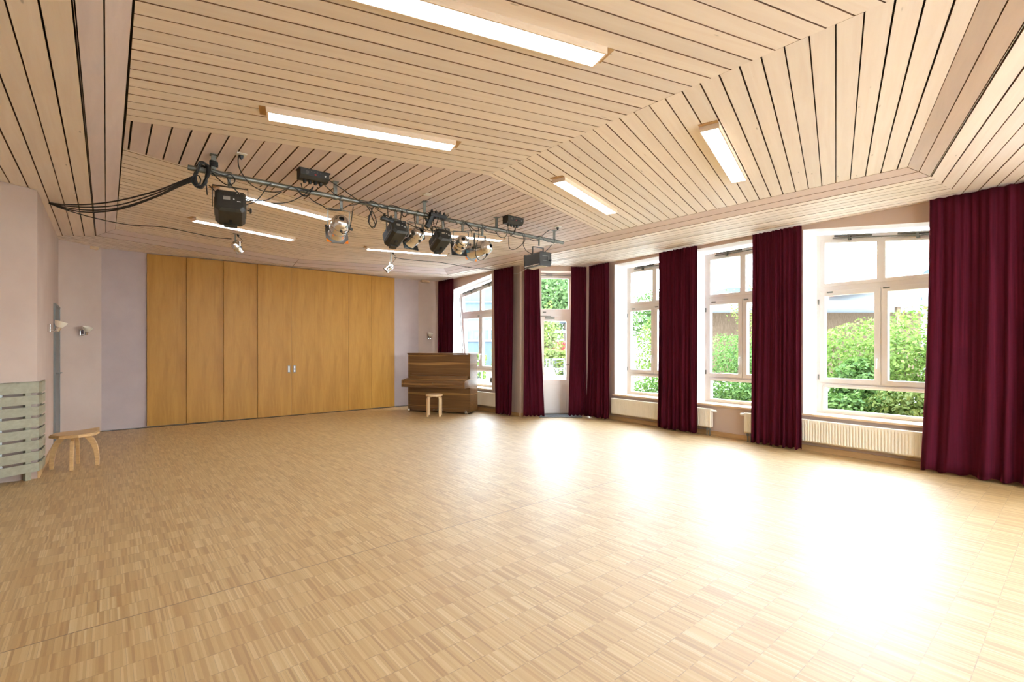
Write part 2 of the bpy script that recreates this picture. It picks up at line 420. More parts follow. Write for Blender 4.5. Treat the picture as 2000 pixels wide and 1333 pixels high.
# window geometry -------------------------------------------------------------
OF = .30
def win_geo(c, sgn, h, slant, hs=None):
    """s = distance from the mullion, positive on the upright side; returns polygons in (k,z)"""
    q = lambda s, z: (c + sgn * s, z)
    top = (lambda s: 3.0 - slant * (h - s))
    if slant: lt = lambda z: -(.90 - .12 * (2.75 - z))
    else: lt = lambda z: -h
    zl = top(lt(2.76)); B = .50
    def ord_(p): return p if sgn > 0 else p
    outer = [q(h, B), q(h, top(h)), q(lt(zl), zl), q(lt(B), B)]
    g = h - .115
    lg = (lambda z: lt(z) + .115)
    m = .047; ms = .073
    zt = lambda s: top(s) - .115
    fan = [[q(g, 2.303), q(g, zt(g)), q(m, zt(m)), q(m, 2.303)],
           [q(-m, 2.303), q(-m, zt(-m)), q(lg(zt(lg(2.6))), zt(lg(2.6))), q(lg(2.303), 2.303)]]
    cas = [[q(g, .99), q(g, 2.127), q(ms, 2.127), q(ms, .99)],
           [q(-ms, .99), q(-ms, 2.127), q(lg(2.127), 2.127), q(lg(.99), .99)]]
    low = [[q(g, .558), q(g, .86), q(lg(.86), .86), q(lg(.558), .558)]]
    return dict(outer=outer, fan=fan, cas=cas, low=low, top=top, q=q, lt=lt, h=h, zl=zl, c=c, sgn=sgn, slant=slant)
def grow(poly, d):
    cx = sum(p[0] for p in poly) / len(poly); cz = sum(p[1] for p in poly) / len(poly)
    return [(k + (d if k > cx else -d), z + (d if z > cz else -d)) for k, z in poly]

G1 = win_geo(5.262, 1, .675, 0)
G2 = win_geo(3.559, 1, .675, 0)
G3 = win_geo(1.733, 1, .763, .14)
G0 = win_geo(9.247, -1, .763, .14)
G_ADDED = win_geo(-1.05, 1, .675, 0)  # added window out of view, put in for extra daylight
def opening(g, d=.045, db=0):
    o = grow(g['outer'], d); return [(k, z if z > 1.5 else .475) for k, z in o]

wall = MB()
wall.plate([(-3.0, 0), (6.66, 0), (6.66, ZW), (-3.0, ZW)],
           [opening(G1), opening(G2), opening(G3), opening(G_ADDED)], WW, 0, .42, 1)
struct(wall.build('wall_window_side', [M['pink'], M['reveal']]))
wall = MB(); wall.plate([(7.485, 0), (10.53, 0), (10.53, ZW), (7.485, ZW)], [opening(G0)], LW, 0, .42, 1)
struct(wall.build('wall_piano_side', [M['pink'], M['reveal']]))
DL = (DC1 - DC0).length
wall = MB(); DH = .37
dop = [(DK - DH, -.01), (DK + DH, -.01), (DK + DH, 3.0), (DK - DH, 3.0)]
# the opening runs down to the floor, so the wall is a portal polygon
wall.plate([(0, 0), (DK - DH, 0), (DK - DH, 3.0), (DK + DH, 3.0), (DK + DH, 0), (DL, 0), (DL, ZW), (0, ZW)], [], DW, 0, .42)
struct(wall.build('wall_garden_door', M['pink']))
# back wall with the lilac niche side pieces and the two canted corner pieces
def slab(name, p, q, th, mat, z0=0, z1=ZW, left=True):
    p, q = Vector(p), Vector(q); d = (q - p).normalized(); n = Vector((-d.y, d.x)) * (th if left else -th)
    m = MB(); m.poly([tuple(p), tuple(q), tuple(q + n), tuple(p + n)], z0, z1); return struct(m.build(name, mat))
slab('wall_back', (-.065, 10.76), (5.97, 10.76), .3, M['lilac'])
slab('wall_back_corner_left', (-.57, 10.26), (-.065, 10.76), .3, M['pink'])
slab('wall_back_corner_right', (5.97, 10.76), (6.62, 10.50), .3, M['pink'])
slab('wall_left', (-.57, 7.27), (-.57, 10.30), .3, M['pink'])
nd = Vector((-.844, -.536)).normalized()
NC = Vector((-.57, 7.27)); NE = NC + nd * 2.75
nn = Vector((nd.y, -nd.x)) * -1     # towards the room side is -nn
nout = Vector((nd.y, -nd.x))        # (-.536,.844) points outwards
wm = MB(); a, b = NC, NE
wm.poly([tuple(a), tuple(b), tuple(b + nout * .35), tuple(a + nout * .35)], 1.03, ZW)
wm.poly([tuple(a + nout * .26), tuple(b + nout * .26), tuple(b + nout * .35), tuple(a + nout * .35)], 0, 1.03)
struct(wm.build('wall_left_bay', M['pink']))
slab('wall_left_front', tuple(NE), (NE.x, -2.6), .3, M['reveal'], left=False)
FW = WF((0, -2.6), (1, 0))
GF_ADDED = [win_geo(c, 1, .85, 0) for c in (3.1, 5.4)]  # added windows behind the camera, put in to brighten the ceiling
wall = MB(); wall.plate([(NE.x - .3, 0), (8.2, 0), (8.2, ZW), (NE.x - .3, ZW)], [opening(g) for g in GF_ADDED], FW, 0, .42, 1)
struct(wall.build('wall_front', [M['reveal'], M['reveal']]))
# baseboards
def base_run(name, p, q, h=.075, t=.018, inward=None):
    p, q = Vector(p), Vector(q); d = (q - p).normalized(); n = Vector((-d.y, d.x))
    if n.dot(Vector(inward) - p) < 0: n = -n
    m = MB(); m.poly([tuple(p), tuple(q), tuple(q + n * t), tuple(p + n * t)], 0, h)
    return struct(m.build(name, M['baseboard'], bevel=.003))
ctr = (3, 5)
base_run('baseboard_window_side', WW(-3, 0, 0).to_2d(), WW(6.64, 0, 0).to_2d(), inward=ctr)
base_run('baseboard_piano_side', (6.5, 7.50), (6.5, 10.5), inward=ctr)
base_run('baseboard_left', (-.57, 7.27), (-.57, 9.30), inward=ctr)
base_run('baseboard_corner_left', (-.56, 10.27), (-.10, 10.725), inward=ctr)
base_run('baseboard_corner_right', (6.0, 10.745), (6.48, 10.55), inward=ctr)
base_run('baseboard_left_bay', NC + nout * .26, NE + nout * .26, inward=ctr)
for i, (k0, k1) in enumerate(((.01, DK - DH), (DK + DH, DL - .01))):
    base_run('baseboard_door_' + ('right', 'left')[i], DW(k0, 0, 0).to_2d(), DW(k1, 0, 0).to_2d(), inward=ctr)
# floor track in front of the sliding panels
tr = MB(); tr.box(-.065, 5.97, 10.655, 10.76, 0, .006); tr.mat(1).box(-.065, 5.97, 10.64, 10.655, 0, .007)
struct(tr.build('trim_1', [M['track'], M['hole']]))
for i, (x, s) in enumerate(((-.10, 1), (5.99, -1))):
    t = MB(); t.box(x, x + s * -.22, 10.52 + .1, 10.70, 3.05, 3.10); struct(t.build('trim_%d' % (i + 2), M['sillwood']))

# ------------------------------------------------------------------ ceiling of boards
ce = MB(); ce.uv = ce.bm.loops.layers.uv.new('UVMap')
def clip(poly, a, b):
    """keep the part of a convex polygon left of a->b"""
    out = []; n = len(poly)
    side = lambda p: (b[0] - a[0]) * (p[1] - a[1]) - (b[1] - a[1]) * (p[0] - a[0])
    for i in range(n):
        p, q = poly[i], poly[(i + 1) % n]; sp, sq = side(p), side(q)
        if sp >= 0: out.append(p)
        if sp * sq < 0:
            t = sp / (sp - sq); out.append((p[0] + t * (q[0] - p[0]), p[1] + t * (q[1] - p[1])))
    return out
def area(p): return .5 * sum(p[i][0] * p[(i + 1) % len(p)][1] - p[(i + 1) % len(p)][0] * p[i][1] for i in range(len(p)))
def board(pts, zf, mi, d, th=.015):
    """prism from a plan polygon with UVs along d"""
    ce.mi = mi; n = len(pts); dx, dy = d; r = rnd.random() * 20
    uv = lambda p: (p[0] * dx + p[1] * dy + r, -p[0] * dy + p[1] * dx + r)
    a = [ce.bm.verts.new((p[0], p[1], zf(p))) for p in pts]; b = [ce.bm.verts.new((p[0], p[1], zf(p) + th)) for p in pts]
    ce._f(list(reversed(a)), [uv(p) for p in reversed(pts)]); ce._f(b, [uv(p) for p in pts])
    ce.mi = 3  # side faces take the darkened colour, so gaps look shaded
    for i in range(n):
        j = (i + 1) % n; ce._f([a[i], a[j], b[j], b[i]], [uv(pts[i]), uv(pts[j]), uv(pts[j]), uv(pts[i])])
def field(poly, d, z, mi, pitch=.1262, gap=.0095, phase=0., shrink=.004):
    if area(poly) < 0: poly = list(reversed(poly))
    l = math.hypot(*d); d = (d[0] / l, d[1] / l); nrm = (-d[1], d[0])
    ts = [p[0] * nrm[0] + p[1] * nrm[1] for p in poly]
    t = math.floor((min(ts) - phase) / pitch) * pitch + phase
    while t < max(ts):
        w = gap * (.7 + .6 * rnd.random())
        t0, t1 = t + w / 2, t + pitch - w / 2
        pc = poly
        a = (nrm[0] * t0, nrm[1] * t0); pc = clip(pc, a, (a[0] + d[0], a[1] + d[1]))
        a = (nrm[0] * t1, nrm[1] * t1)
        if len(pc) > 2: pc = clip(pc, (a[0] + d[0], a[1] + d[1]), a)
        if len(pc) > 2 and abs(area(pc)) > 2e-4:
            zz = z + (rnd.random() - .5) * .002
            board(pc, lambda p: zz, mi, d)
        t += pitch
ZI, ZO = 3.18, 3.10
A, B, C_, D, E, F_ = (.106, 9.30), (2.94, 10.12), (5.746, 9.20), (6.02, 1.14), (3.08, .26), (.106, 1.15)
RF, RB = (3.0, 3.96), (2.97, 6.36)
LT, LB, RT, RBt = (.118, 4.814), (.114, 5.517), (5.895, 4.80), (5.872, 5.50)
sub2 = lambda a, b: (b[0] - a[0], b[1] - a[1])
field([F_, E, RF, LT], sub2(LT, RF), ZI, 0)
field([E, D, RT, RF], sub2(RF, RT), ZI, 0)
field([LB, RB, B, A], sub2(LB, RB), ZI, 0)
field([RB, RBt, C_, B], sub2(RB, RBt), ZI, 0)
def inset(poly, e):
    cx = sum(p[0] for p in poly) / len(poly); cy = sum(p[1] for p in poly) / len(poly)
    return [(cx + (p[0] - cx) * (1 - e), cy + (p[1] - cy) * (1 - e)) for p in poly]
field([LT, RF, RT, RBt, RB, LB], (0, 1), ZI, 1, pitch=.127, gap=.012, phase=.864)
# sloping lilac border, two boards wide, from the inner field down to the perimeter
Ao, Bo, Co, Do, Eo, Fo = (-.124, 9.648), (2.95, 10.58), (6.018, 9.478), (6.237, 1.0), (3.08, .03), (-.124, 1.0)
inn = [A, B, C_, D, E, F_]; out = [Ao, Bo, Co, Do, Eo, Fo]
lerp = lambda p, q, t: (p[0] + (q[0] - p[0]) * t, p[1] + (q[1] - p[1]) * t)
for i in range(6):
    j = (i + 1) % 6
    for t0, t1 in ((.02, .485), (.515, .97)):
        pts = [lerp(inn[i], out[i], t0), lerp(inn[j], out[j], t0), lerp(inn[j], out[j], t1), lerp(inn[i], out[i], t1)]
        zs = [ZI + (ZO - ZI) * t0] * 2 + [ZI + (ZO - ZI) * t1] * 2
        dd = sub2(pts[0], pts[1]); l = math.hypot(*dd); dd = (dd[0] / l, dd[1] / l)
        e = .004 / l
        pts = [lerp(pts[0], pts[1], e), lerp(pts[1], pts[0], e), lerp(pts[2], pts[3], e), lerp(pts[3], pts[2], e)]
        zm = {tuple(p): z for p, z in zip(pts, zs)}
        board(pts, lambda p: zm[tuple(p)], 1, dd)
# perimeter band
WL = WW(6.66, .05, 0); WR = WW(-2.9, .05, 0)
dr = sub2(Co, Do)
field([Ao, (-.62, 10.03), (-.62, 7.22), (NE.x - .1, NE.y - .0), (NE.x - .1, -2.65), (-.124, -2.65)], (0, 1), ZO, 0, phase=-.124)
field([Ao, Bo, (2.95, 10.80), (-.05, 10.80), (-.62, 10.30), (-.62, 10.03)], sub2(Ao, Bo), ZO, 0, phase=Ao[1] * math.cos(math.atan2(*reversed(sub2(Ao, Bo)))) - Ao[0] * math.sin(math.atan2(*reversed(sub2(Ao, Bo)))))
field([Bo, Co, (6.55, 10.1), (6.60, 10.55), (5.97, 10.80), (2.95, 10.80)], sub2(Bo, Co), ZO, 0)
field([Co, Do, (7.31, .90), (7.27 + .45, 6.72), (6.55, 7.50), (6.55, 10.1)], dr, ZO, 0, phase=(lambda a: Co[1] * a[0] - Co[0] * a[1])((dr[0] / math.hypot(*dr), dr[1] / math.hypot(*dr))))
field([Do, Eo, (3.08, -2.65), (7.1, -2.65), (7.31, .90)], sub2(Eo, Do), ZO, 0)
field([Eo, Fo, (-.124, -2.65), (3.08, -2.65)], sub2(Fo, Eo), ZO, 0)
ce.mi = 2
outl = [(NE.x - .2, -2.75), (WR.x + .3, -2.75), (WL.x + .35, WL.y + .1), (6.9, 7.8), (6.9, 10.9), (-.85, 10.9), (-.85, 7.5), (NE.x - .2, NE.y + .3)]
ce.poly(outl, 3.235, 3.42)
struct(ce.build('ceiling', [M['ceil'], M['ceilp'], M['void'], M['darkedge']]))

# ------------------------------------------------------------------ windows
def ring(mb, outer, inner, f, o0, o1): return mb.plate(outer, [inner], f, o0, o1)
def window(n, g, f, opener=True, sillk=None):
    q, sg, h = g['q'], g['sgn'], g['h']
    r = empty('window_%d' % n, f(g['c'], OF, .5), kind='structure')
    holes = g['fan'] + g['cas'] + g['low']
    m = MB(); m.plate(g['outer'], [grow(p, .03) for p in g['fan'] + g['cas']] + g['low'], f, OF, OF + .07)
    fr = m.build('window_frame', M['framewhite'], r, bevel=.004)
    for p in g['fan']:
        s_ = MB(); ring(s_, grow(p, .05), p, f, OF - .012, OF + .06); sa = s_.build('fanlight_sash', M['framewhite'], r, bevel=.004)
        gl = MB(); gl.plate(grow(p, .005), [], f, OF + .028, OF + .034); sub(gl, 'pane', M['glass'], sa)
    for i, p in enumerate(g['cas']):
        s_ = MB(); ring(s_, grow(p, .066), p, f, OF - .018, OF + .055); sa = s_.build('casement_sash', M['framewhite'], r, bevel=.005)
        gl = MB(); gl.plate(grow(p, .005), [], f, OF + .028, OF + .034); sub(gl, 'pane', M['glass'], sa)
        if i == 0:
            hx = g['c'] + sg * .036
            hd = MB(); hd.box(hx - .013, hx + .013, OF - .03, OF - .018, 1.225, 1.285, f); hd.tube([f(hx, OF - .03, 1.262), f(hx, OF - .07, 1.262), f(hx, OF - .073, 1.25), f(hx, OF - .075, 1.14)], .009, 8)
            sub(hd, 'handle', M['white'], sa, smooth=True)
    gl = MB(); gl.plate(grow(g['low'][0], .004), [], f, OF + .028, OF + .034); gl.build('pane', M['glass'], r)
    st = MB(); p = g['low'][0]; st.plate(grow(p, .03), [p], f, OF - .01, OF); st.build('lower_bead', M['framewhite'], r, bevel=.003)
    rb = MB(); kk = [q(h - .12, 0)[0], q(-h + .12, 0)[0]]
    rb.box(min(kk), max(kk), OF - .03, OF - .008, .872, .905, f); rb.build('rail_nosing', M['framewhite'], r, bevel=.004)
    for s_ in (h - .18, -.06):       # hinge caps under the fanlights, casement hinges
        k = q(s_, 0)[0]; hc = MB(); hc.cyl(f(k - .035, OF - .02, 2.175), f(k + .035, OF - .02, 2.175), .011, seg=10); hc.build('hinge_cap', M['steel'], r, smooth=True)
    for z in (2.05, 1.0):
        k = q(h - .035, 0)[0]; hc = MB(); hc.cyl(f(k, OF - .02, z - .035), f(k, OF - .02, z + .035), .009, seg=10); hc.build('casement_hinge', M['steel'], r, smooth=True)
    top = g['top']
    op = MB(); s0, s1 = h - .22, -h + .05
    zt = lambda s: top(s) - .055
    op.tube([f(q(s0, 0)[0], OF - .035, zt(s0)), f(q(s1, 0)[0], OF - .035, zt(s1))], .009, 8)
    op.tube([f(q(s0 - .02, 0)[0], OF - .03, zt(s0) + .028), f(q(s0 - .45, 0)[0], OF - .03, zt(s0 - .45) + .028)], .013, 8)
    op.tube([f(q(-.18, 0)[0], OF - .03, zt(-.18) + .028), f(q(s1, 0)[0], OF - .03, zt(s1) + .028)], .013, 8)
    for s_ in (s0 - .2, -.38): 
        k = q(s_, 0)[0]; op.box(k - .014, k + .014, OF - .05, OF - .01, zt(s_) - .035, zt(s_) + .035, f)
    oo = op.build('fanlight_opener', M['steel'], r, smooth=True)
    if g['slant']:
        lt = g['lt']; rod = MB(); e = .02
        z0, z1 = 1.05, g['zl'] - .06
        rod.tube([f(q(lt(z1) + e, 0)[0], OF - .03, z1), f(q(lt(z0) + e, 0)[0], OF - .03, z0)], .008, 8)
        sub(rod, 'opener_rod', M['steel'], oo, smooth=True)
        rod = MB(); rod.tube([f(q(lt(1.45) + e, 0)[0], OF - .045, 1.45), f(q(lt(1.05) + e, 0)[0], OF - .05, 1.05)], .014, 8)
        sub(rod, 'opener_lever', M['white'], oo, smooth=True)
    ks = sorted([q(h + .05, 0)[0], q(g['lt'](.5) - .05, 0)[0]])
    si = MB(); si.box(ks[0], ks[1], 0, OF + .02, .474, .503, f); si.box(ks[0] - .03, ks[1] + .03, -.035, 0, .474, .503, f)
    si.build('window_sill', M['sillwood'], r, bevel=.004)
    ss = MB(); ss.box(ks[0], ks[1], OF + .06, .52, .44, .47, f); ss.build('outer_sill', M['steel'], r)
    return r
window(1, G0, LW); window(2, G1, WW); window(3, G2, WW); window(4, G3, WW); window(5, G_ADDED, WW)  # the last one is an added, unseen daylight opening
for i, g in enumerate(GF_ADDED): window(6 + i, g, FW)  # added unseen windows that light the ceiling and window frames

# garden door ------------------------------------------------------------------
dr_ = empty('door_1', DW(DK, DO, 0), kind='structure')
x0, x1 = DK - DH, DK + DH
m = MB(); m.plate([(x0, 0), (x0 + .055, 0), (x0 + .055, 2.065), (x1 - .055, 2.065), (x1 - .055, 0), (x1, 0), (x1, 2.995), (x0, 2.995)],
                  [[(x0 + .075, 2.245), (x1 - .075, 2.245), (x1 - .075, 2.895), (x0 + .075, 2.895)]], DW, DO, DO + .07)
m.build('door_frame', M['framewhite'], dr_, bevel=.004)
gl = MB(); gl.plate([(x0 + .07, 2.24), (x1 - .07, 2.24), (x1 - .07, 2.90), (x0 + .07, 2.90)], [], DW, DO + .03, DO + .036); gl.build('pane', M['glass'], dr_)
m = MB(); lx0, lx1 = x0 + .045, x1 - .045
hole = [(lx0 + .085, .73), (lx1 - .085, .73), (lx1 - .085, 1.985), (lx0 + .085, 1.985)]
m.plate([(lx0, .012), (lx1, .012), (lx1, 2.075), (lx0, 2.075)], [hole], DW, DO - .015, DO + .04)
lf = m.build('door_leaf', M['framewhite'], dr_, bevel=.005)
gl = MB(); gl.plate(grow(hole, .004), [], DW, DO + .012, DO + .018); sub(gl, 'pane', M['glass'], lf)
pn = MB(); pn.plate([(lx0 + .08, .09), (lx1 - .08, .09), (lx1 - .08, .635), (lx0 + .08, .635)], [], DW, DO - .022, DO - .010); sub(pn, 'lower_panel', M['framewhite'], lf, bevel=.004)
cl = MB(); cl.box(DK + .02, DK + .22, DO - .06, DO - .015, 2.03, 2.075, DW); cl.tube([DW(DK + .1, DO - .04, 2.085), DW(DK + .36, DO - .035, 2.09)], .007, 6); cl.build('door_closer', M['steel'], dr_, bevel=.004)
hc = MB(); hc.cyl(DW(DK + .2, DO - .015, 2.175), DW(DK + .27, DO - .015, 2.175), .012, seg=10); hc.build('hinge_cap', M['steel'], dr_, smooth=True)
op = MB(); op.tube([DW(x0 + .02, DO - .03, 2.955), DW(x1 - .02, DO - .03, 2.955)], .008, 8); op.box(DK + .06, DK + .2, DO - .045, DO - .01, 2.945, 2.975, DW); op.build('fanlight_opener', M['steel'], dr_, smooth=True)
hd = MB(); hd.tube([DW(lx0 + .04, DO - .02, 1.05), DW(lx0 + .04, DO - .06, 1.05), DW(lx0 + .14, DO - .065, 1.05)], .009, 8); sub(hd, 'door_handle', M['steel'], lf, smooth=True)
th = MB(); th.box(x0, x1, DO - .05, DO + .12, -.002, .012, DW); th.build('threshold', M['steel'], dr_)

# grey door in the left wall ----------------------------------------------------
d2 = empty('door_2', (-.57, 9.74, 0), kind='structure')
m = MB(); m.box(-.585, -.556, 9.33, 10.22, 0, 2.02); lf2 = m.build('door_leaf', M['greydoor'], d2, bevel=.003)
m = MB(); m.plate([(9.31, 0), (9.345, 0), (9.345, 2.0), (10.205, 2.0), (10.205, 0), (10.24, 0), (10.24, 2.04), (9.31, 2.04)], [], lambda k, o, z: Vector((-.57 + o, k, z)), 0, .022)
m.build('door_frame', M['greydoor'], d2, bevel=.003)
hd = MB(); hd.tube([(-.556, 9.42, 1.05), (-.50, 9.42, 1.05), (-.495, 9.54, 1.05)], .009, 8); sub(hd, 'door_handle', M['steel'], lf2, smooth=True)
# ------------------------------------------------------------------ sliding panels
px = [.55, 1.136, 1.725, 2.315, 2.955, 3.591, 4.162, 4.706, 5.286]
py = [10.752, 10.727, 10.702, 10.677, 10.677, 10.695, 10.695, 10.695]
pl = ['leftmost tall beech sliding panel, set furthest back beside the lilac wall',
      'second tall beech sliding panel from the left', 'third tall beech sliding panel from the left, without a pull',
      'tall beech sliding panel with a metal pull by its right edge',
      'tall beech sliding panel with a metal pull by its left edge',
      'third tall beech sliding panel from the right', 'second tall beech sliding panel from the right',
      'rightmost tall beech sliding panel, nearest the piano']
for i in range(8):
    y = py[i]; ov = .03 if i < 3 else -.0012
    m = MB(); m.box(px[i] + .0012, px[i + 1] + ov, y - .024, y, .012, 3.085)
    r = empty('sliding_panel', ((px[i] + px[i + 1]) / 2, y, 0), pl[i], 'sliding door', 'sliding panels across the back wall')
    m.build('panel', M['panel'], r, bevel=.002)
    if i in (3, 4):
        hx = px[i + 1] - .055 if i == 3 else px[i] + .055
        h = MB(); h.plate([(hx - .024, .90), (hx + .024, .90), (hx + .024, 1.045), (hx - .024, 1.045)],
                          [[(hx - .014, .912), (hx + .014, .912), (hx + .014, 1.033), (hx - .014, 1.033)]], lambda k, o, z: Vector((k, y - .024 - o, z)), 0, .004)
        h.mat(1).box(hx - .014, hx + .014, y - .0255, y - .0245, .912, 1.033)
        if i == 4: h.mat(2).box(hx - .006, hx + .008, y - .027, y - .0255, .95, .985)
        hh = h.build('recessed_pull', [M['steel'], M['white'], M['hole']], r); hh['label'] = 'metal recessed pull'

# ------------------------------------------------------------------ radiators
def radiator(f, k0, k1, valve, label, zt=.432, zb=.132, pipes=None):
    r = empty('radiator', f((k0 + k1) / 2, -.07, .13), label, 'radiator', 'cream panel radiators under the windows')
    m = MB(); pit = .0333; n = int((k1 - k0 - .04) / pit); s0 = (k0 + k1 - n * pit) / 2
    of = -.108
    prof = [(k0, of + .004)]; prof.append((k0 + .006, of))
    for i in range(n):
        c = s0 + (i + .5) * pit
        prof += [(c - .009, of), (c - .005, of + .006), (c + .005, of + .006), (c + .009, of)]
    prof += [(k1 - .006, of), (k1, of + .004)]
    zs = [(zb, .012, 0), (zb + .02, .0, 0), (zb + .034, 0, 1), (zt - .05, 0, 1), (zt - .036, 0, 0), (zt - .004, 0, 0), (zt, .008, 0)]
    rows = []
    for z, e, d in zs: rows.append([m.bm.verts.new(f(k, (o if d else of) + e, z)) for k, o in prof])
    for a, b in zip(rows, rows[1:]):
        for i in range(len(prof) - 1): m._f([a[i], a[i + 1], b[i + 1], b[i]])
    fp = m.build('front_panel', M['radiator'], r, smooth=True); md = fp.modifiers.new('solid', 'SOLIDIFY'); md.thickness = .004
    for ke in (k0, k1 - .006):
        m = MB(); m.box(ke, ke + .006, of + .006, -.034, zb + .01, zt - .002, f); m.build('side_cover', M['radiator'], r, bevel=.001)
    m = MB(); m.box(k0 + .02, k1 - .02, -.040, -.030, zb, zt - .02, f); m.build('rear_panel', M['radiator'], r)
    m = MB(); c = k0 + .02
    while c < k1 - .03:
        m.box(c, c + .004, of + .01, -.04, zb + .02, zt - .02, f); c += .06
    m.build('fins', M['radshadow'], r)
    m = MB(); c = k0 + .012
    m.box(k0 + .006, k1 - .006, of + .004, of + .014, zt - .004, zt + .002, f); m.box(k0 + .006, k1 - .006, -.042, -.034, zt - .004, zt + .002, f)
    while c < k1 - .02:
        m.box(c, c + .006, of + .014, -.040, zt - .003, zt + .001, f); c += .018
    m.build('top_grille', M['radiator'], r)
    kv = k0 if valve < 0 else k1
    m = MB(); s = -1 if valve < 0 else 1
    ax = (f(kv + s, 0, 0) - f(kv, 0, 0))
    m.lathe([(.013, -.004), (.013, .012), (.020, .014), (.022, .03), (.020, .06), (.017, .075), (.012, .08)], f(kv, -.07, zt - .03), ax, 16)
    m.build('thermostat_valve', M['white'], r, smooth=True)
    for d in (.035, .085):
        m = MB(); kp = kv - s * d
        m.tube([f(kp, -.07, zb + .01), f(kp, -.07, .0)], .009, 8); m.lathe([(.014, 0), (.017, .01), (.017, .03), (.013, .04)], f(kp, -.07, zb - .045), (0, 0, 1), 10)
        m.build('supply_pipe', M['steel'], r, smooth=True)
    return r
radiator(WW, 3.87, 5.975, -1, 'long cream ribbed radiator under the window nearest the garden door')
radiator(WW, 1.18, 3.322, 1, 'long cream ribbed radiator under the nearest window at far right')
radiator(LW, 7.95, 9.93, -1, 'cream ribbed radiator under the slanted window beside the piano')

# ------------------------------------------------------------------ curtains
def curtain(f, k0, k1, folds, label, flare=(0, 0), o=-.15, z0=.03, z1=3.075, seed=1, amp=.042):
    r = random.Random(seed); W = k1 - k0; n = max(60, folds * 20)
    ph = [r.random() * 6.28 for _ in range(6)]; fr = [.6 + .8 * r.random() for _ in range(6)]
    rows = 26; V = []; Fc = []
    # fold positions vary slightly in width
    edges = [0]; 
    for i in range(folds): edges.append(edges[-1] + .4 + 1.2 * r.random())
    edges = [e / edges[-1] for e in edges]; am = [.55 + .6 * r.random() for _ in range(folds)]
    def wave(u, t):
        i = 0
        while i < folds - 1 and u > edges[i + 1]: i += 1
        x = (u - edges[i]) / (edges[i + 1] - edges[i])
        big = math.sin(2 * PI * x) * am[i] * .5 + math.sin(PI * x) ** 2 * (.5 if i % 2 else -.2)
        fine = math.sin(2 * PI * u * folds * 2.3 + ph[0]) * .5
        a = .40 + .75 * t
        return amp * (big * a + fine * (.25 - .17 * t))
    for j in range(rows + 1):
        t = j / rows; z = z1 + (z0 - z1) * t
        fl = t ** 1.6
        for i in range(n + 1):
            u = i / n
            k = k0 - flare[0] * fl + (W + (flare[0] + flare[1]) * fl) * u
            sway = .010 * math.sin(3 * t + ph[1] + u * 5) * t
            oo = o + wave(u, t) - .03 * t * t
            zz = z
            if j == 0: zz = z + .003 * math.sin(u * folds * 9 + ph[2]) 
            if j == rows: zz = z + .012 * math.sin(u * folds * 2 * PI + ph[3])
            V.append(f(k + sway + .006 * math.sin(u * folds * 4 * PI + ph[4]) * t, min(oo, -.055 if t < .8 else -.118), zz))
    for j in range(rows):
        for i in range(n):
            a = j * (n + 1) + i; Fc.append((a, a + 1, a + n + 2, a + n + 1))
    og = f((k0 + k1) / 2, o, z0)
    me = bpy.data.meshes.new('curtain'); me.from_pydata([v - og for v in V], [], Fc); me.materials.append(M['velvet'])
    for p in me.polygons: p.use_smooth = True
    ob = bpy.data.objects.new('curtain', me); COL.objects.link(ob); ob.location = og
    md = ob.modifiers.new('thickness', 'SOLIDIFY'); md.thickness = .006
    tag(ob, label, 'curtain', 'burgundy velvet curtains along the windows')
    return ob
curtain(LW, 9.76, 10.44, 5, 'burgundy velvet curtain hanging behind the piano', (.0, .0), seed=1)
curtain(LW, 7.53, 8.17, 6, 'burgundy velvet curtain right of the slanted window, left of the wall corner', (-.03, -.10), seed=2)
curtain(DW, 1.07, 1.375, 5, 'burgundy velvet curtain along the left side of the garden door', (.10, .04), seed=3, o=-.10, amp=.034)
curtain(DW, .09, .405, 5, 'burgundy velvet curtain along the right side of the garden door', (.0, .06), seed=4, o=-.10, amp=.034)
curtain(WW, 5.99, 6.54, 6, 'burgundy velvet curtain between the garden door and the first long radiator', (.03, .06), seed=5)
curtain(WW, 4.08, 4.83, 8, 'burgundy velvet curtain between the two middle windows', (.02, .0), seed=6)
curtain(WW, 2.50, 3.17, 8, 'burgundy velvet curtain left of the nearest window, second from right', (-.0, .0), seed=7)
curtain(WW, -.30, 1.14, 9, 'widest burgundy velvet curtain at the right edge of the room', (.0, .06), seed=8, o=-.17, amp=.06)

# ------------------------------------------------------------------ upright piano
Pl, Pr = Vector((5.137, 9.716)), Vector((5.904, 8.42))
pd = (Pr - Pl).normalized(); pf = Vector((pd.y, -pd.x))          # pf points to the player side
if pf.dot(Vector((0, 0)) - Pl) < 0: pf = -pf
PW = (Pr - Pl).length
PM = lambda x, y, z: Vector((Pl.x + pd.x * x - pf.x * y, Pl.y + pd.y * x - pf.y * y, z))   # x along the front, y to the back
class Loc:   # piano meshes are built in their own axes and turned, so the grain follows the case
    pass
ang = math.atan2(pd.y, pd.x)
pr = empty('upright_piano', (Pl.x, Pl.y, 0), 'walnut upright piano with its lid closed, standing in the corner', 'piano')
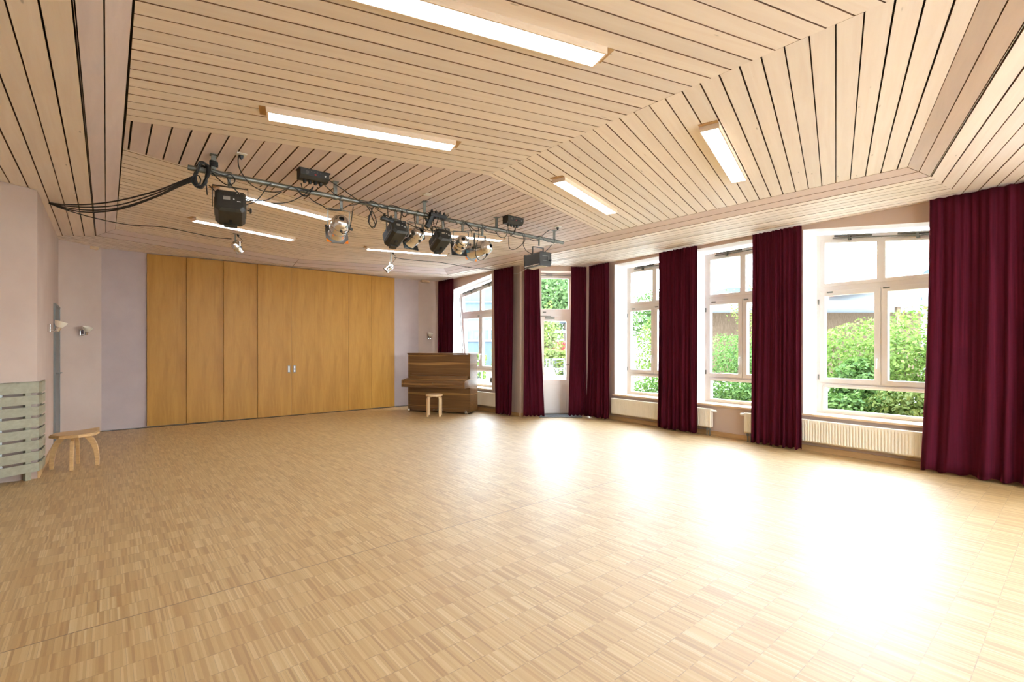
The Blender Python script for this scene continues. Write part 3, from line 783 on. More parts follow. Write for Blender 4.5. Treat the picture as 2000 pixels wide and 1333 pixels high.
# local axes: +x along the front (left to right), +y to the back
pr.rotation_euler = (0, 0, ang)
flip = 1 if Vector((-math.sin(ang), math.cos(ang))).dot(-pf) > 0 else -1
def pb(mb, name, mat, par=None, **kw):
    mb.bm.transform(Matrix.Scale(flip, 4, (0, 1, 0))) if flip < 0 else None
    o = mb.build(name, mat, None, origin=(0, 0, 0), **kw); o.parent = par or pr; o.location = (0, 0, 0); return o
T = .034; D_ = .40
for x in (0, PW - T):
    m = MB(); m.box(x, x + T, 0, D_, .045, 1.27); pb(m, 'side_panel', M['piano'], bevel=.004)
m = MB(); m.box(-.012, PW + .012, -.018, D_ + .01, 1.27, 1.30); pb(m, 'top_lid', M['piano'], bevel=.005)
m = MB(); m.box(T, PW - T, .010, .032, .80, 1.268); pb(m, 'upper_panel', M['piano'], bevel=.003)
m = MB(); m.box(T, PW - T, .012, .034, .11, .60); pb(m, 'lower_panel', M['piano'], bevel=.003)
m = MB(); m.box(T, PW - T, .004, .034, .03, .11); pb(m, 'plinth', M['piano'], bevel=.003)
m = MB(); m.box(T, PW - T, D_ - .03, D_ - .01, .03, 1.26); pb(m, 'back_panel', M['darkwood'])
m = MB(); m.box(.005, PW - .005, -.27, .03, .565, .605); kb = pb(m, 'key_bed', M['piano'], bevel=.004)
for x in (.0, PW - .045):
    m = MB(); v = [(-.275, .565), (-.275, .70), (-.255, .722), (-.06, .745), (.03, .76), (.03, .565)]
    m.ringbridge([[(x, y, z) for y, z in v], [(x + .045, y, z) for y, z in v]]); pb(m, 'key_cheek', M['piano'], bevel=.004)
m = MB(); v = [(-.25, .645), (-.25, .672), (-.225, .71), (-.05, .735), (-.02, .80), (.012, .805), (.012, .775), (-.0, .72), (-.05, .705), (-.215, .685), (-.235, .645)]
m.ringbridge([[(.047, y, z) for y, z in v], [(PW - .047, y, z) for y, z in v]]); fb = pb(m, 'fallboard', M['piano'], smooth=True, auto=50)
m = MB(); m.box(.047, PW - .047, -.262, -.24, .607, .642); pb(m, 'key_slip', M['piano'], bevel=.003)
m = MB(); m.cyl((PW / 2, -.2505, .66), (PW / 2, -.254, .66), .009, seg=12); pb(m, 'lock', M['steel'], fb)
m = MB(); m.box(.10, PW - .10, -.012, .010, .83, .842); pb(m, 'music_ledge', M['piano'], bevel=.002)
for x in (.06, PW - .06):
    for y in (.0, D_ - .06):
        m = MB(); m.lathe([(.036, -.016), (.042, -.010), (.042, .010), (.036, .016)], (x, y - .045, .042), (1, 0, 0), 18); m.box(x - .024, x - .019, y - .075, y + .005, .03, .085); m.box(x + .019, x + .024, y - .075, y + .005, .03, .085); m.box(x - .026, x + .026, y - .075, y + .02, .078, .086)
        pb(m, 'caster', M['chrome'], smooth=True)
for dx in (-.09, 0, .09):
    m = MB(); m.box(PW / 2 + dx - .014, PW / 2 + dx + .014, -.055, .012, .065, .075); pb(m, 'pedal', M['steel'], bevel=.003)

# ------------------------------------------------------------------ round stool with four bent legs
def bent_stool(c, R, H, rot):
    r = empty('stool', (c[0], c[1], 0), 'small round birch stool with four bent legs in front of the piano', 'stool')
    m = MB(); m.lathe([(R - .004, 0), (R, .006), (R, .034), (R - .006, .04)], (c[0], c[1], H - .04), (0, 0, 1), 40); m.build('seat', M['birch'], r, smooth=True, auto=30)
    for i in range(4):
        a = rot + i * PI / 2; d = Vector((math.cos(a), math.sin(a), 0)); s = Vector((-d.y, d.x, 0)); c3 = Vector((c[0], c[1], 0))
        path = [(R - .085, H - .052), (R - .035, H - .052), (R - .012, H - .060), (R - .001, H - .085), (R + .003, H - .12), (R + .004, H - .25), (R + .004, 0)]
        # centre line; strip 26 mm thick, 46 mm wide
        ring = []
        for j, (q, z) in enumerate(path):
            a0 = path[max(j - 1, 0)]; a1 = path[min(j + 1, len(path) - 1)]
            t = Vector((a1[0] - a0[0], a1[1] - a0[1])).normalized(); nrm = Vector((-t.y, t.x)) * .012
            ring.append([c3 + d * (q + nrm.x) + s * .023 + Vector((0, 0, z + nrm.y)), c3 + d * (q + nrm.x) - s * .023 + Vector((0, 0, z + nrm.y)),
                         c3 + d * (q - nrm.x) - s * .023 + Vector((0, 0, z - nrm.y)), c3 + d * (q - nrm.x) + s * .023 + Vector((0, 0, z - nrm.y))])
        m = MB(); m.ringbridge(ring)
        for v in m.bm.verts: v.co.z = max(v.co.z, 0)
        m.build('leg', M['birch'], r, bevel=.003)
bent_stool((5.212, 8.722), .172, .452, math.radians(8))

# ------------------------------------------------------------------ octagonal stool with curved legs
oc = Vector((-.285, 7.68, 0)); oH = .405; oR = .225
r = empty('stool', oc, 'low octagonal wooden stool with curved splayed legs beside the slatted cover', 'stool')
m = MB(); a0 = math.radians(10)
def octa(R, z): return [oc + Vector((R * math.cos(a0 + i * PI / 4), R * math.sin(a0 + i * PI / 4), z)) for i in range(8)]
m.ringbridge([octa(oR - .004, oH - .036), octa(oR, oH - .032), octa(oR, oH - .012), octa(oR - .006, oH - .006)]); m.build('seat', M['stoolwood'], r)
m = MB(); m.ringbridge([octa(oR - .012, oH - .006), octa(oR - .010, oH - .001), octa(oR - .014, oH)]); m.build('seat_top', M['stoolwood'], r)
for ang_ in (-6, 84, 174, 264):
    a = math.radians(ang_); d = Vector((math.cos(a), math.sin(a), 0)); s = Vector((-d.y, d.x, 0))
    path = [(.095, oH - .036, .075), (.135, oH - .075, .070), (.172, .26, .058), (.193, .17, .048), (.201, .08, .042), (.201, 0, .038)]
    ring = []
    for q, z, w in path:
        ring.append([oc + d * (q + w / 2) + s * .017 + Vector((0, 0, z)), oc + d * (q + w / 2) - s * .017 + Vector((0, 0, z)), oc + d * (q - w / 2) - s * .017 + Vector((0, 0, z)), oc + d * (q - w / 2) + s * .017 + Vector((0, 0, z))])
    m = MB(); m.ringbridge(ring); m.build('leg', M['stoolwood'], r, bevel=.003)

# ------------------------------------------------------------------ slatted radiator cover round the wall corner
BF = WF(NC, nd)       # along the bay wall, outwards = away from the room
cv = empty('radiator_cover', (NC.x, NC.y, 0), 'grey-green slatted radiator cover wrapping the wall corner at far left', 'radiator cover')
if BF.n.dot(Vector((nout.x, nout.y, 0))) < 0: BF.n = -BF.n
co = -.035; kc = -.004
nsl = 8; pit_ = (1.045 - .085) / nsl
for i in range(nsl):
    z0 = .085 + i * pit_; z1 = z0 + pit_ - .026 if i < nsl - 1 else 1.045
    p = [BF(2.70, co, 0), BF(kc + .01, co, 0), Vector((-.537, 7.33, 0)), Vector((-.533, 7.64, 0))]
    q = [BF(2.70, co + .016, 0), BF(kc, co + .016, 0), Vector((-.553, 7.33, 0)), Vector((-.549, 7.64, 0))]
    m = MB(); m.ringbridge([[a + Vector((0, 0, z0)), b + Vector((0, 0, z0)), b + Vector((0, 0, z1)), a + Vector((0, 0, z1))] for a, b in zip(p, q)])
    m.build('slat', M['slat'], cv, bevel=.002)
m = MB(); m.box(.0, 2.70, co + .0, .10, 1.032, 1.046, BF); m.build('cover_top', M['slat'], cv, bevel=.002)
for k in (.06, 1.3, 2.6):
    m = MB(); m.box(k, k + .05, co + .018, co + .06, 0, 1.03, BF); m.build('cover_post', M['slat'], cv, bevel=.002)
m = MB(); m.box(-.5695, -.551, 7.50, 7.54, .085, 1.03); m.build('cover_post', M['slat'], cv)
# ribbed radiator seen through the slots
rr = empty('radiator', BF(1.2, .12, .08), 'pale ribbed radiator inside the slatted cover at far left', 'radiator')
m = MB(); k = .26
while k < 2.3:
    m.box(k, k + .030, .06, .16, .10, .98, BF); k += .042
m.build('column', M['white'], rr, bevel=.006)['label'] = 'pale upright columns'
m = MB(); m.box(.24, 2.32, .09, .13, .14, .17, BF); m.box(.24, 2.32, .09, .13, .90, .93, BF); m.build('header_pipe', M['white'], rr)
for k in (.4, 2.1):
    m = MB(); m.box(k, k + .03, .09, .13, 0, .14, BF); m.build('foot', M['white'], rr)

# ------------------------------------------------------------------ wall sconces
def sconce(p, n, label):
    p = Vector(p); n = Vector((n[0], n[1], 0)).normalized(); t = Vector((-n.y, n.x, 0))
    r = empty('wall_lamp', p, label, 'wall lamp', 'small wall lamps with white glass bowls')
    m = MB(); m.hexa([p + t * a + n * b + Vector((0, 0, z)) for z in (-.05, .05) for a, b in ((-.035, 0), (.035, 0), (.035, .028), (-.035, .028))]); m.build('wall_bracket', M['chrome'], r, bevel=.004)
    m = MB(); m.tube([p + n * .026 + Vector((0, 0, -.03)), p + n * .07 + Vector((0, 0, -.04)), p + n * .095 + Vector((0, 0, -.025))], .008, 8); m.build('arm', M['chrome'], r, smooth=True)
    ax = (n * .35 + Vector((0, 0, 1))).normalized()
    m = MB(); m.lathe([(.024, 0), (.026, .01), (.028, .055), (.030, .06)], p + n * .085 + Vector((0, 0, -.035)), ax, 18); m.build('lamp_holder', M['chrome'], r, smooth=True)
    m = MB(); m.lathe([(.030, .055), (.042, .07), (.058, .10), (.066, .13), (.0655, .132), (.055, .10), (.038, .072), (.026, .062)], p + n * .085 + Vector((0, 0, -.035)), ax, 24, cap=False); m.build('glass_bowl', M['ceramic'], r, smooth=True)
sconce((-.57, 8.45, 1.655), (1, 0), 'small chrome wall lamp with white bowl above the slatted cover')
d_ = Vector((.505, .50)).normalized()
sconce((-.57 + .245 * 1.02, 10.26 + .247, 1.655), (d_.y, -d_.x), 'small chrome wall lamp with white bowl on the canted pink corner left of the panels')
d_ = Vector((.65, -.26)).normalized()
sconce((5.97 + .26, 10.76 - .104, 1.69), (d_.y, -d_.x), 'small chrome wall lamp with white bowl above the piano')
# socket by the slanted window
o_ = empty('wall_socket', (6.5, 8.46, .70), 'small grey wall socket on the pier right of the slanted window', 'socket')
m = MB(); m.box(6.488, 6.4995, 8.43, 8.49, .64, .76); m.build('cover_plate', M['radshadow'], o_, bevel=.004)
m = MB(); m.cyl((6.4875, 8.46, .70), (6.492, 8.46, .70), .02); m.build('socket_hole', M['hole'], o_)
# door mat
m = MB(); m.poly([(6.714, 7.146), (7.381, 6.586), (7.72, 6.90), (7.06, 7.45)], .0, .014)
dm = m.build('door_mat', M['mat'], None, origin=(7.2, 7.05, 0), bevel=.004); tag(dm, 'dark grey mat lying in front of the garden door', 'mat')

# ------------------------------------------------------------------ fluorescent ceiling lights
FX = [((1.592, 2.10), 1, 'front left', 'long recessed ceiling light nearest the top edge, largest of all'),
      ((1.615, 3.748), 1, '', 'long ceiling light in front of the stage-light pipe, left of the ridge'),
      ((4.365, 2.14), -1, '', 'ceiling light right of the ridge, nearer the right end of the ceiling'),
      ((4.31, 3.756), -1, '', 'ceiling light right of the ridge, nearer the stage-light pipe'),
      ((1.624, 6.39), -1, '', 'ceiling light behind the stage-light pipe, partly behind the leftmost spotlight'),
      ((1.604, 8.03), -1, '', 'ceiling light near the sliding panels, left of the ridge seam'),
      ((4.21, 6.31), 1, '', 'ceiling light behind the stage-light pipe, right of the ridge seam'),
      ((4.19, 7.93), 1, '', 'ceiling light near the piano corner, above the small right-hand spotlight')]
for (cx, cy), sl, _, lab in FX:
    a = math.atan2(-.292 * sl, 1); ca, sa = math.cos(a), math.sin(a)
    f = lambda x, y, z, cx=cx, cy=cy, ca=ca, sa=sa: Vector((cx + x * ca - y * sa, cy + x * sa + y * ca, z))
    r = empty('ceiling_light', (cx, cy, 3.14), lab, 'ceiling light', 'fluorescent lights in the board ceiling')
    hl, hw = .725, .0775
    m = MB(); m.plate([(-hl, -hw), (hl, -hw), (hl, hw), (-hl, hw)], [[(-hl + .012, -hw + .012), (hl - .012, -hw + .012), (hl - .012, hw - .012), (-hl + .012, hw - .012)]], lambda k, o, z: f(k, z, o), 3.138, 3.215)
    m.build('housing', M['fixwood'], r, bevel=.002)
    m = MB(); m.box(-hl + .012, hl - .012, -hw + .012, hw - .012, 3.143, 3.158, f); m.build('diffuser', M['diff'], r)
    for s_ in (-1, 1):
        m = MB(); m.box(s_ * (hl + .028) - .022, s_ * (hl + .028) + .022, -hw * .95, hw * .95, 3.176, 3.20, f); m.build('end_gap', M['baseboard'], r)['label'] = 'dark wooden gap at the end of the light'
# ------------------------------------------------------------------ stage-light pipe and everything on it
BY, BZ = 5.16, 3.016
bar = empty('lighting_pipe', (.557, BY, BZ), 'long grey steel pipe carrying the stage lights below the ceiling', 'pipe')
m = MB(); m.lathe([(.021, 0), (.0245, 0), (.0245, 4.79), (.021, 4.79), (.020, 4.70)], (.557, BY, BZ), (1, 0, 0), 20, cap=False)
m.mat(1); m.cyl((.60, BY, BZ), (5.3, BY, BZ), .020, seg=12); m.build('pipe', [M['steel'], M['hole']], bar, smooth=True)
for x in (.755, 1.87, 2.95, 4.055, 5.16):
    m = MB(); m.box(x - .02, x + .02, BY - .004, BY + .004, BZ + .02, 3.178); m.box(x - .03, x + .03, BY - .03, BY + .03, 3.172, 3.1785)
    m.lathe([(.026, -.014), (.031, -.014), (.031, .014), (.026, .014)], (x, BY, BZ), (1, 0, 0), 16)
    m.build('hanging_bracket', M['steel'], bar, smooth=True, auto=30)

UP = Vector((0, 0, 1))
def basis(az, tilt):
    """beam direction a, pivot axis p (horizontal), u completes it"""
    a = Vector((math.sin(az) * math.cos(tilt), math.cos(az) * math.cos(tilt), -math.sin(tilt)))
    p = a.cross(UP).normalized(); u = p.cross(a).normalized(); return a, p, u
def hook_and_yoke(r, hx, C, p, W, mat, drop=.03, clampz=None):
    """clamp on the pipe, spigot, U-shaped yoke down to the pivot C"""
    top = Vector((hx, BY, BZ)); yt = C.z + drop
    m = MB(); m.lathe([(.025, -.016), (.033, -.016), (.033, .016), (.025, .016)], top, (1, 0, 0), 14)
    m.box(hx - .014, hx + .014, BY - .006, BY + .006, yt + .0, BZ - .022); m.cyl((hx, BY, yt - .012), (hx, BY, yt + .02), .014, seg=10)
    m.build('clamp', M['steel'], r, smooth=True, auto=30)
    m = MB(); e = p * W; ph = Vector((0, 0, 1)); q = p.cross(ph)
    wv = q * .013
    pts = [C - e, Vector((C.x, C.y, yt)) - e, Vector((C.x, C.y, yt)) + e, C + e]
    nrm = [p * .003, (p + ph * -1).normalized() * .003 * 1.4, (p * -1 - ph).normalized() * .003 * 1.4, p * -.003]
    ring = [[a + wv - n, a - wv - n, a - wv + n, a + wv + n] for a, n in zip(pts, nrm)]
    m.ringbridge(ring); m.build('yoke', mat, r)
def knob(r, C, p, W, s, rad=.020):
    m = MB(); b = C + p * (W * s)
    m.lathe([(.007, 0), (.007, .02), (rad, .022), (rad, .036), (rad * .6, .040)], b, p * s, 10); m.build('locking_knob', M['black'], r, smooth=True, auto=30)

def par_can(hx, C, az, tilt, R, Lr, Lf, gel, label, group, yoke=None):
    C = Vector(C); a, p, u = basis(math.radians(az), math.radians(tilt))
    r = empty('par_can_spotlight', (hx, BY, BZ), label, 'spotlight', group)
    hook_and_yoke(r, hx, C, p, R + .018, M['steel'], Lr * .0 + (yoke or .13))
    for s in (1, -1): knob(r, C, p, R + .012, s, .017)
    m = MB(); rb = -Lr
    prof = [(R * .30, rb + .000), (R * .34, rb - .001), (R * .62, rb + R * .16), (R * .84, rb + R * .36), (R * .97, rb + R * .66), (R, rb + R * .85), (R * 1.03, rb + R * .9), (R * 1.03, rb + R * .98), (R, rb + R * 1.02), (R, .0), (R * 1.025, .005), (R * 1.025, .02), (R, .025), (R, Lf - .01), (R * 1.08, Lf), (R * 1.08, Lf + .006), (R * .96, Lf + .006), (R * .96, rb + R * .7), (R * .30, rb + .03)]
    m.lathe(prof, C, a, 32, cap=False); m.build('can', M['alu'], r, smooth=True, auto=50)
    m = MB(); m.lathe([(R * .31, rb + .002), (R * .26, rb + .004), (R * .26, rb + .03), (.001, rb + .03)], C, a, 20, cap=False); m.build('rear_opening', M['hole'], r)
    # gel frame: square sheet behind a grey octagonal ring
    fo = C + a * (Lf + .012)
    G = lambda x, y, z: fo + p * x + u * y + a * z
    s = R * 1.22
    if gel == 'orange':
        m = MB(); m.plate([(-s, -s), (s, -s), (s, s), (-s, s)], [], lambda k, o, z: G(k, z, o), .002, .004); m.build('colour_gel', M['gel'], r)
        c = s * .55
        hole = [(R * .92 * math.cos(i * PI / 8), R * .92 * math.sin(i * PI / 8)) for i in range(16)]
        for o0, o1 in ((-.004, .001), (.006, .012)):
            m = MB(); m.plate([(-c, -s * 1.03), (c, -s * 1.03), (s * 1.03, -c), (s * 1.03, c), (c, s * 1.03), (-c, s * 1.03), (-s * 1.03, c), (-s * 1.03, -c)], [hole], lambda k, o, z: G(k, z, o), o0, o1)
            m.build('gel_frame', M['aluband'], r)
    else:
        hole = [(R * .97 * math.cos(i * PI / 8), R * .97 * math.sin(i * PI / 8)) for i in range(16)]
        m = MB(); m.plate([(-s, -s), (s, -s), (s, s), (-s, s)], [hole], lambda k, o, z: G(k, z, o), .0, .008); m.build('gel_frame', M['black'], r)
        m = MB(); m.lathe([(R * 1.0, -.012), (R * 1.07, -.012), (R * 1.07, -.002), (R * 1.0, -.002)], fo, a, 32, cap=False); m.build('gel_rim', M['blueGel'], r)
        m = MB(); m.lathe([(.001, .003), (R * .97, .003), (R * .97, .005), (.001, .005)], fo, a, 24, cap=False); m.build('colour_gel', M['blueGel'], r)
    m = MB(); lk = C + a * (rb + R * .9) - u * (R * .98)
    m.box(-.012, .012, -.02, .006, -.012, .012, lambda x, y, z: lk + p * x + u * y + a * z); m.build('cable_gland', M['black'], r, bevel=.002)
    return r

def fresnel(hx, C, az, tilt, W, H, Lr, Lf, label, group, drop, plate=True):
    C = Vector(C); a, p, u = basis(math.radians(az), math.radians(tilt))
    r = empty('theatre_spotlight', (hx, BY, BZ), label, 'spotlight', group)
    hook_and_yoke(r, hx, C, p, W / 2 + .018, M['blackmetal'], drop)
    knob(r, C, p, W / 2 + .012, 1, .026)
    Q = lambda x, y, z: C + p * x + u * y + a * z
    w, h = W / 2, H / 2; c1, c2 = .022, .032
    sec = lambda e: [(-w + c1 + e, h - e), (w - c1 - e, h - e), (w - e, h - c1 - e), (w - e, -h + c2 + e), (w - c2 - e, -h + e), (-w + c2 + e, -h + e), (-w + e, -h + c2 + e), (-w + e, h - c1 - e)]
    m = MB(); m.ringbridge([[Q(x, y, z) for x, y in sec(e)] for e, z in ((.02, -Lr), (.0, -Lr + .02), (0, Lf - .02), (.006, Lf))]); body = m.build('body', M['blackmetal'], r, bevel=.003)
    m = MB(); m.ringbridge([[Q(x, y, z) for x, y in sec(.022)] for z in (-Lr - .004, -Lr + .002)])
    for i in range(5): pass
    back = m.build('rear_plate', M['rearplate'], r, bevel=.002)
    m = MB()
    for i in range(12): m.box(-w * .55 + i * w * .1, -w * .55 + i * w * .1 + .005, h * .38, h * .55, -Lr - .0055, -Lr - .004, Q)
    sub(m, 'vent_slots', M['hole'], back)
    m = MB(); m.box(-w * .45, -w * .02, -h * .02, h * .30, -Lr - .0055, -Lr - .004, Q); sub(m, 'type_plate', M['paper'], back)
    m = MB(); m.lathe([(.006, 0), (.006, .004)], Q(w * .22, h * .10, -Lr - .008), a, 10); sub(m, 'rear_screw', M['white'], back)
    for b_ in ((w * .42, w * .66, -h * .10, -h * .04), (w * .40, w * .46, h * .66, h * .72), (w * .56, w * .62, h * .66, h * .72)):
        m = MB(); m.box(*b_, -Lr - .0055, -Lr - .004, Q); sub(m, 'rear_mark', M['white'], back)
    for s in (-1, 1):
        m = MB(); m.box(s * (w + .001), s * (w + .005), -h * .35, h * .45, -Lr * .6, Lf * .7, Q); pn = m.build('side_panel', M['rearplate'], r, bevel=.002)
        m = MB(); m.box(s * (w + .004), s * (w + .007), -h * .38, -h * .30, -Lr * .6, Lf * .75, Q); sub(m, 'side_rib', M['paper'], pn)
    m = MB(); m.box(-.012, .012, -h - .02, -h, Lf * .15, Lf * .35, Q); m.lathe([(.010, 0), (.014, .004), (.014, .018)], Q(0, -h - .002, Lf * .25), -u, 10); m.build('focus_knob', M['black'], r, smooth=True, auto=30)
    m = MB(); m.ringbridge([[Q(x, y, z) for x, y in [(-w * .62, -h * .62 - .06 * 0), (w * .62, -h * .62), (w * .62, h * .62), (-w * .62, h * .62)]] for z in (Lf - .002, Lf + .012)]); m.build('colour_frame_holder', M['blackmetal'], r, bevel=.002)
    m = MB(); m.lathe([(w * .5, Lf + .006), (w * .48, Lf + .016), (.001, Lf + .026)], C, a, 24, cap=False); m.build('lens', M['lampglass'], r, smooth=True)
    m = MB(); m.box(-w * .45, w * .45, -h - .018, -h + .004, Lf - .05, Lf + .004, Q); m.build('front_lip', M['blackmetal'], r, bevel=.002)
    return r
g1, g2 = 'black theatre spotlights on the pipe', 'silver spotlights on the pipe'
fresnel(.88, (.893, 5.18, 2.715), 10, 16, .25, .215, .15, .14, 'leftmost black theatre spotlight, its rear plate turned to the room', g1, .20)
fresnel(2.57, (2.582, 5.18, 2.745), 2, 26, .195, .18, .13, .16, 'black theatre spotlight left of the small silver can with the black gel frame', g1, .15)
fresnel(3.205, (3.19, 5.18, 2.75), 7, 22, .19, .175, .13, .16, 'black theatre spotlight under the tangle of cables in the middle of the pipe', g1, .15)
par_can(1.935, (1.915, 5.18, 2.70), 8, 27, .093, .15, .10, 'orange', 'silver spotlight with orange gel hanging alone left of the middle', g2, .19)
par_can(2.85, (2.84, 5.19, 2.745), -8, 22, .086, .13, .11, 'black', 'silver spotlight with a black gel frame between two black spotlights', g2, .16)
par_can(3.50, (3.495, 5.19, 2.745), 19, 20, .083, .125, .10, 'black', 'silver spotlight with a black gel frame left of the large one with orange gel', g2, .16)
par_can(3.815, (3.79, 5.18, 2.715), -14, 7, .092, .19, .15, 'orange', 'largest silver spotlight with orange gel, pointing left along the pipe', g2, .19)
# asymmetric twin floodlight at the right end
r = empty('flood_light', (4.845, BY, BZ), 'black twin floodlight with two white lamp windows near the right end of the pipe', 'floodlight')
fa = math.radians(-94); cx, sx = math.cos(fa), math.sin(fa)
FC = Vector((4.86, 5.20, 2.695)); FQ = lambda x, y, z: Vector((FC.x + x * cx - y * sx, FC.y + x * sx + y * cx, FC.z + z))
m = MB(); m.lathe([(.025, -.016), (.033, -.016), (.033, .016), (.025, .016)], (4.845, BY, BZ), (1, 0, 0), 14); m.box(4.833, 4.857, BY - .005, BY + .005, 2.90, BZ - .02); m.build('clamp', M['steel'], r, smooth=True, auto=30)
m = MB(); m.box(-.02, .02, -.10, .10, .188, .194, FQ)
for y in (-.10, .097): m.box(-.013, .013, y, y + .004, .02, .19, FQ)
m.build('yoke', M['black'], r)
m = MB(); sec = [(-.10, -.098), (-.108, .075), (-.09, .092), (.085, .092), (.102, .075), (.104, -.05), (.085, -.10)]
m.ringbridge([[FQ(x, y, z) for y, z in sec] for x in (-.19, .17)]); m.build('body', M['blackmetal'], r, bevel=.004)
for x in (-.198, .17):
    m = MB(); m.ringbridge([[FQ(xx, y * 1.05, z * 1.06) for y, z in sec] for xx in (x, x + .008)]); ep = m.build('end_plate', M['rearplate'], r, bevel=.002)
    if x > 0:
        m = MB(); m.box(x + .008, x + .012, -.06, .04, .035, .045, FQ); m.box(x + .008, x + .012, -.06, .04, -.035, -.025, FQ); m.box(x + .008, x + .012, .05, .06, -.04, .05, FQ); sub(m, 'end_bracket', M['steel'], ep)
        m = MB(); m.lathe([(.006, 0), (.006, .018), (.016, .02), (.016, .034)], FQ(x + .008, .07, -.02), FQ(1, 0, 0) - FQ(0, 0, 0), 10); sub(m, 'locking_knob', M['black'], ep, smooth=True, auto=30)
for x0, x1 in ((-.18, -.012), (.006, .16)):
    m = MB(); m.hexa([FQ(x0, -.112, -.088), FQ(x1, -.112, -.088), FQ(x1, .05, -.112), FQ(x0, .05, -.112), FQ(x0, -.108, -.078), FQ(x1, -.108, -.078), FQ(x1, .05, -.10), FQ(x0, .05, -.10)])
    m.build('lamp_window', M['lampglass'], r, bevel=.002)
# dimmer packs on the ceiling
def dimmer(x0, x1, y0, y1, z0, label):
    r = empty('dimmer_pack', ((x0 + x1) / 2, (y0 + y1) / 2, 3.178), label, 'dimmer', 'dimmer packs screwed to the ceiling')
    m = MB(); v = [(y0, 3.176), (y1, 3.176), (y1, z0), (y0 + .035, z0), (y0, z0 + .03)]
    m.ringbridge([[(x, y, z) for y, z in v] for x in (x0, x1)]); m.build('case', M['rearplate'], r, bevel=.003)
    m = MB(); m.box(x0 - .012, x1 + .012, y0 - .004, y1, 3.172, 3.179); m.build('mounting_flange', M['blackmetal'], r)
    m = MB(); m.box(x0 + .135, x0 + .152, y0 - .004, y0, z0 + .045, z0 + .051); m.build('red_switch', M['red'], r)
    m = MB(); m.lathe([(.008, 0), (.008, .006)], (x1 - .04, y0 - .006, z0 + .052), (0, 1, 0), 12); m.build('dial', M['white'], r)
    m = MB()
    for i in range(3): m.lathe([(.007, 0), (.007, .006)], (x0 + .165 + i * .02, y0 - .006, z0 + .055), (0, 1, 0), 10)
    m.build('fuse_caps', M['black'], r)
    m = MB()
    for i in range(4): m.box(x0 + .10 + i * .03, x0 + .108 + i * .03, y0 - .0015, y0, z0 + .07, z0 + .074); m.box(x0 + .05, x0 + .08, y0 - .0015, y0, z0 + .045 + i * .008, z0 + .047 + i * .008)
    m.build('printed_marks', M['paper'], r)
    for i in range(4):
        m = MB(); xx = x0 + .06 + i * .052; m.lathe([(.018, 0), (.020, -.012), (.017, -.014), (.015, -.032), (.007, -.036)], (xx, (y0 + y1) / 2 + .01, z0 + .002), (0, 0, 1), 12); m.build('plug', M['black'], r, smooth=True, auto=30)
dimmer(1.455, 1.735, 4.955, 5.075, 3.085, 'black dimmer pack on the ceiling left of the middle, above the pipe')
dimmer(4.10, 4.375, 4.965, 5.085, 3.085, 'black dimmer pack on the ceiling near the right end of the pipe')
# white ceiling sockets
for x, y, lab in ((.945, 4.98, 'white square ceiling socket near the left end of the pipe, with a plug'), (2.83, 4.89, 'white square ceiling socket above the middle of the pipe, unused'), (5.05, 4.98, 'white square ceiling socket near the right end of the pipe')):
    r = empty('ceiling_socket', (x, y, 3.178), lab, 'socket', 'white ceiling sockets')
    m = MB(); m.box(x - .042, x + .042, y - .042, y + .042, 3.170, 3.179); m.build('cover_plate', M['white'], r, bevel=.003)
    m = MB(); m.lathe([(.021, 0), (.021, .003)], (x, y, 3.1675), (0, 0, 1), 16); m.build('socket_insert', M['white'], r)
    if x != 2.83:
        m = MB(); m.lathe([(.020, 0), (.018, -.02), (.010, -.034), (.005, -.04)], (x, y, 3.168), (0, 0, 1), 12); pl_ = m.build('plug', M['black'], r, smooth=True)
# small spots on the ceiling at the back
def mini(px_, py_, C, az, tilt, label):
    C = Vector(C); a, p, u = basis(math.radians(az), math.radians(tilt))
    r = empty('small_spotlight', (px_, py_, 3.178), label, 'spotlight', 'small silver spots on the back ceiling')
    R = .058
    m = MB(); m.box(px_ - .03, px_ + .03, py_ - .02, py_ + .02, 3.172, 3.18); m.box(px_ - .009, px_ + .009, py_ - .003, py_ + .003, C.z + .085, 3.175); m.build('ceiling_bracket', M['steel'], r)
    m = MB(); W = R + .01; wv = p.cross(UP) * .009; yt = C.z + .09
    pts = [C - p * W, Vector((C.x, C.y, yt)) - p * W, Vector((C.x, C.y, yt)) + p * W, C + p * W]; th_ = [p * .002, (p - UP) * .002, (-p - UP) * .002, -p * .002]
    m.ringbridge([[q + wv - n, q - wv - n, q - wv + n, q + wv + n] for q, n in zip(pts, th_)]); m.build('yoke', M['white'], r)
    m = MB(); m.lathe([(R * .3, -.09), (R * .75, -.08), (R * .95, -.05), (R, -.02), (R * 1.04, -.015), (R * 1.04, -.005), (R, 0), (R, .075), (R * 1.1, .08), (R * 1.1, .088), (R * .9, .088), (R * .9, -.03)], C, a, 24, cap=True); m.build('can', M['alu'], r, smooth=True, auto=50)
    for s in (-1, 1):
        m = MB(); m.lathe([(.005, 0), (.005, .014), (.012, .016), (.012, .024)], C + p * (W * s), p * s, 10); m.build('locking_knob', M['black'], r, smooth=True, auto=30)
    m = MB(); m.lathe([(.012, 0), (.016, .01), (.016, .03)], (px_ + .04, py_, 3.14), (0, 0, 1), 10); m.build('plug', M['black'], r)
    m = MB(); m.tube(smoothpts([(px_ + .04, py_, 3.14), (px_ + .09, py_ - .02, 3.09), (px_ + .06, py_ - .03, 3.03), tuple(C - a * .05 + p * .02 + Vector((.01, -.03, .06))), tuple(C - a * .09)], 5), .004, 6); m.build('flex', M['rubber'], r, smooth=True)
mini(1.53, 8.50, (1.545, 8.47, 2.965), 62, 42, 'small silver spotlight on the ceiling at left, above the sliding panels')
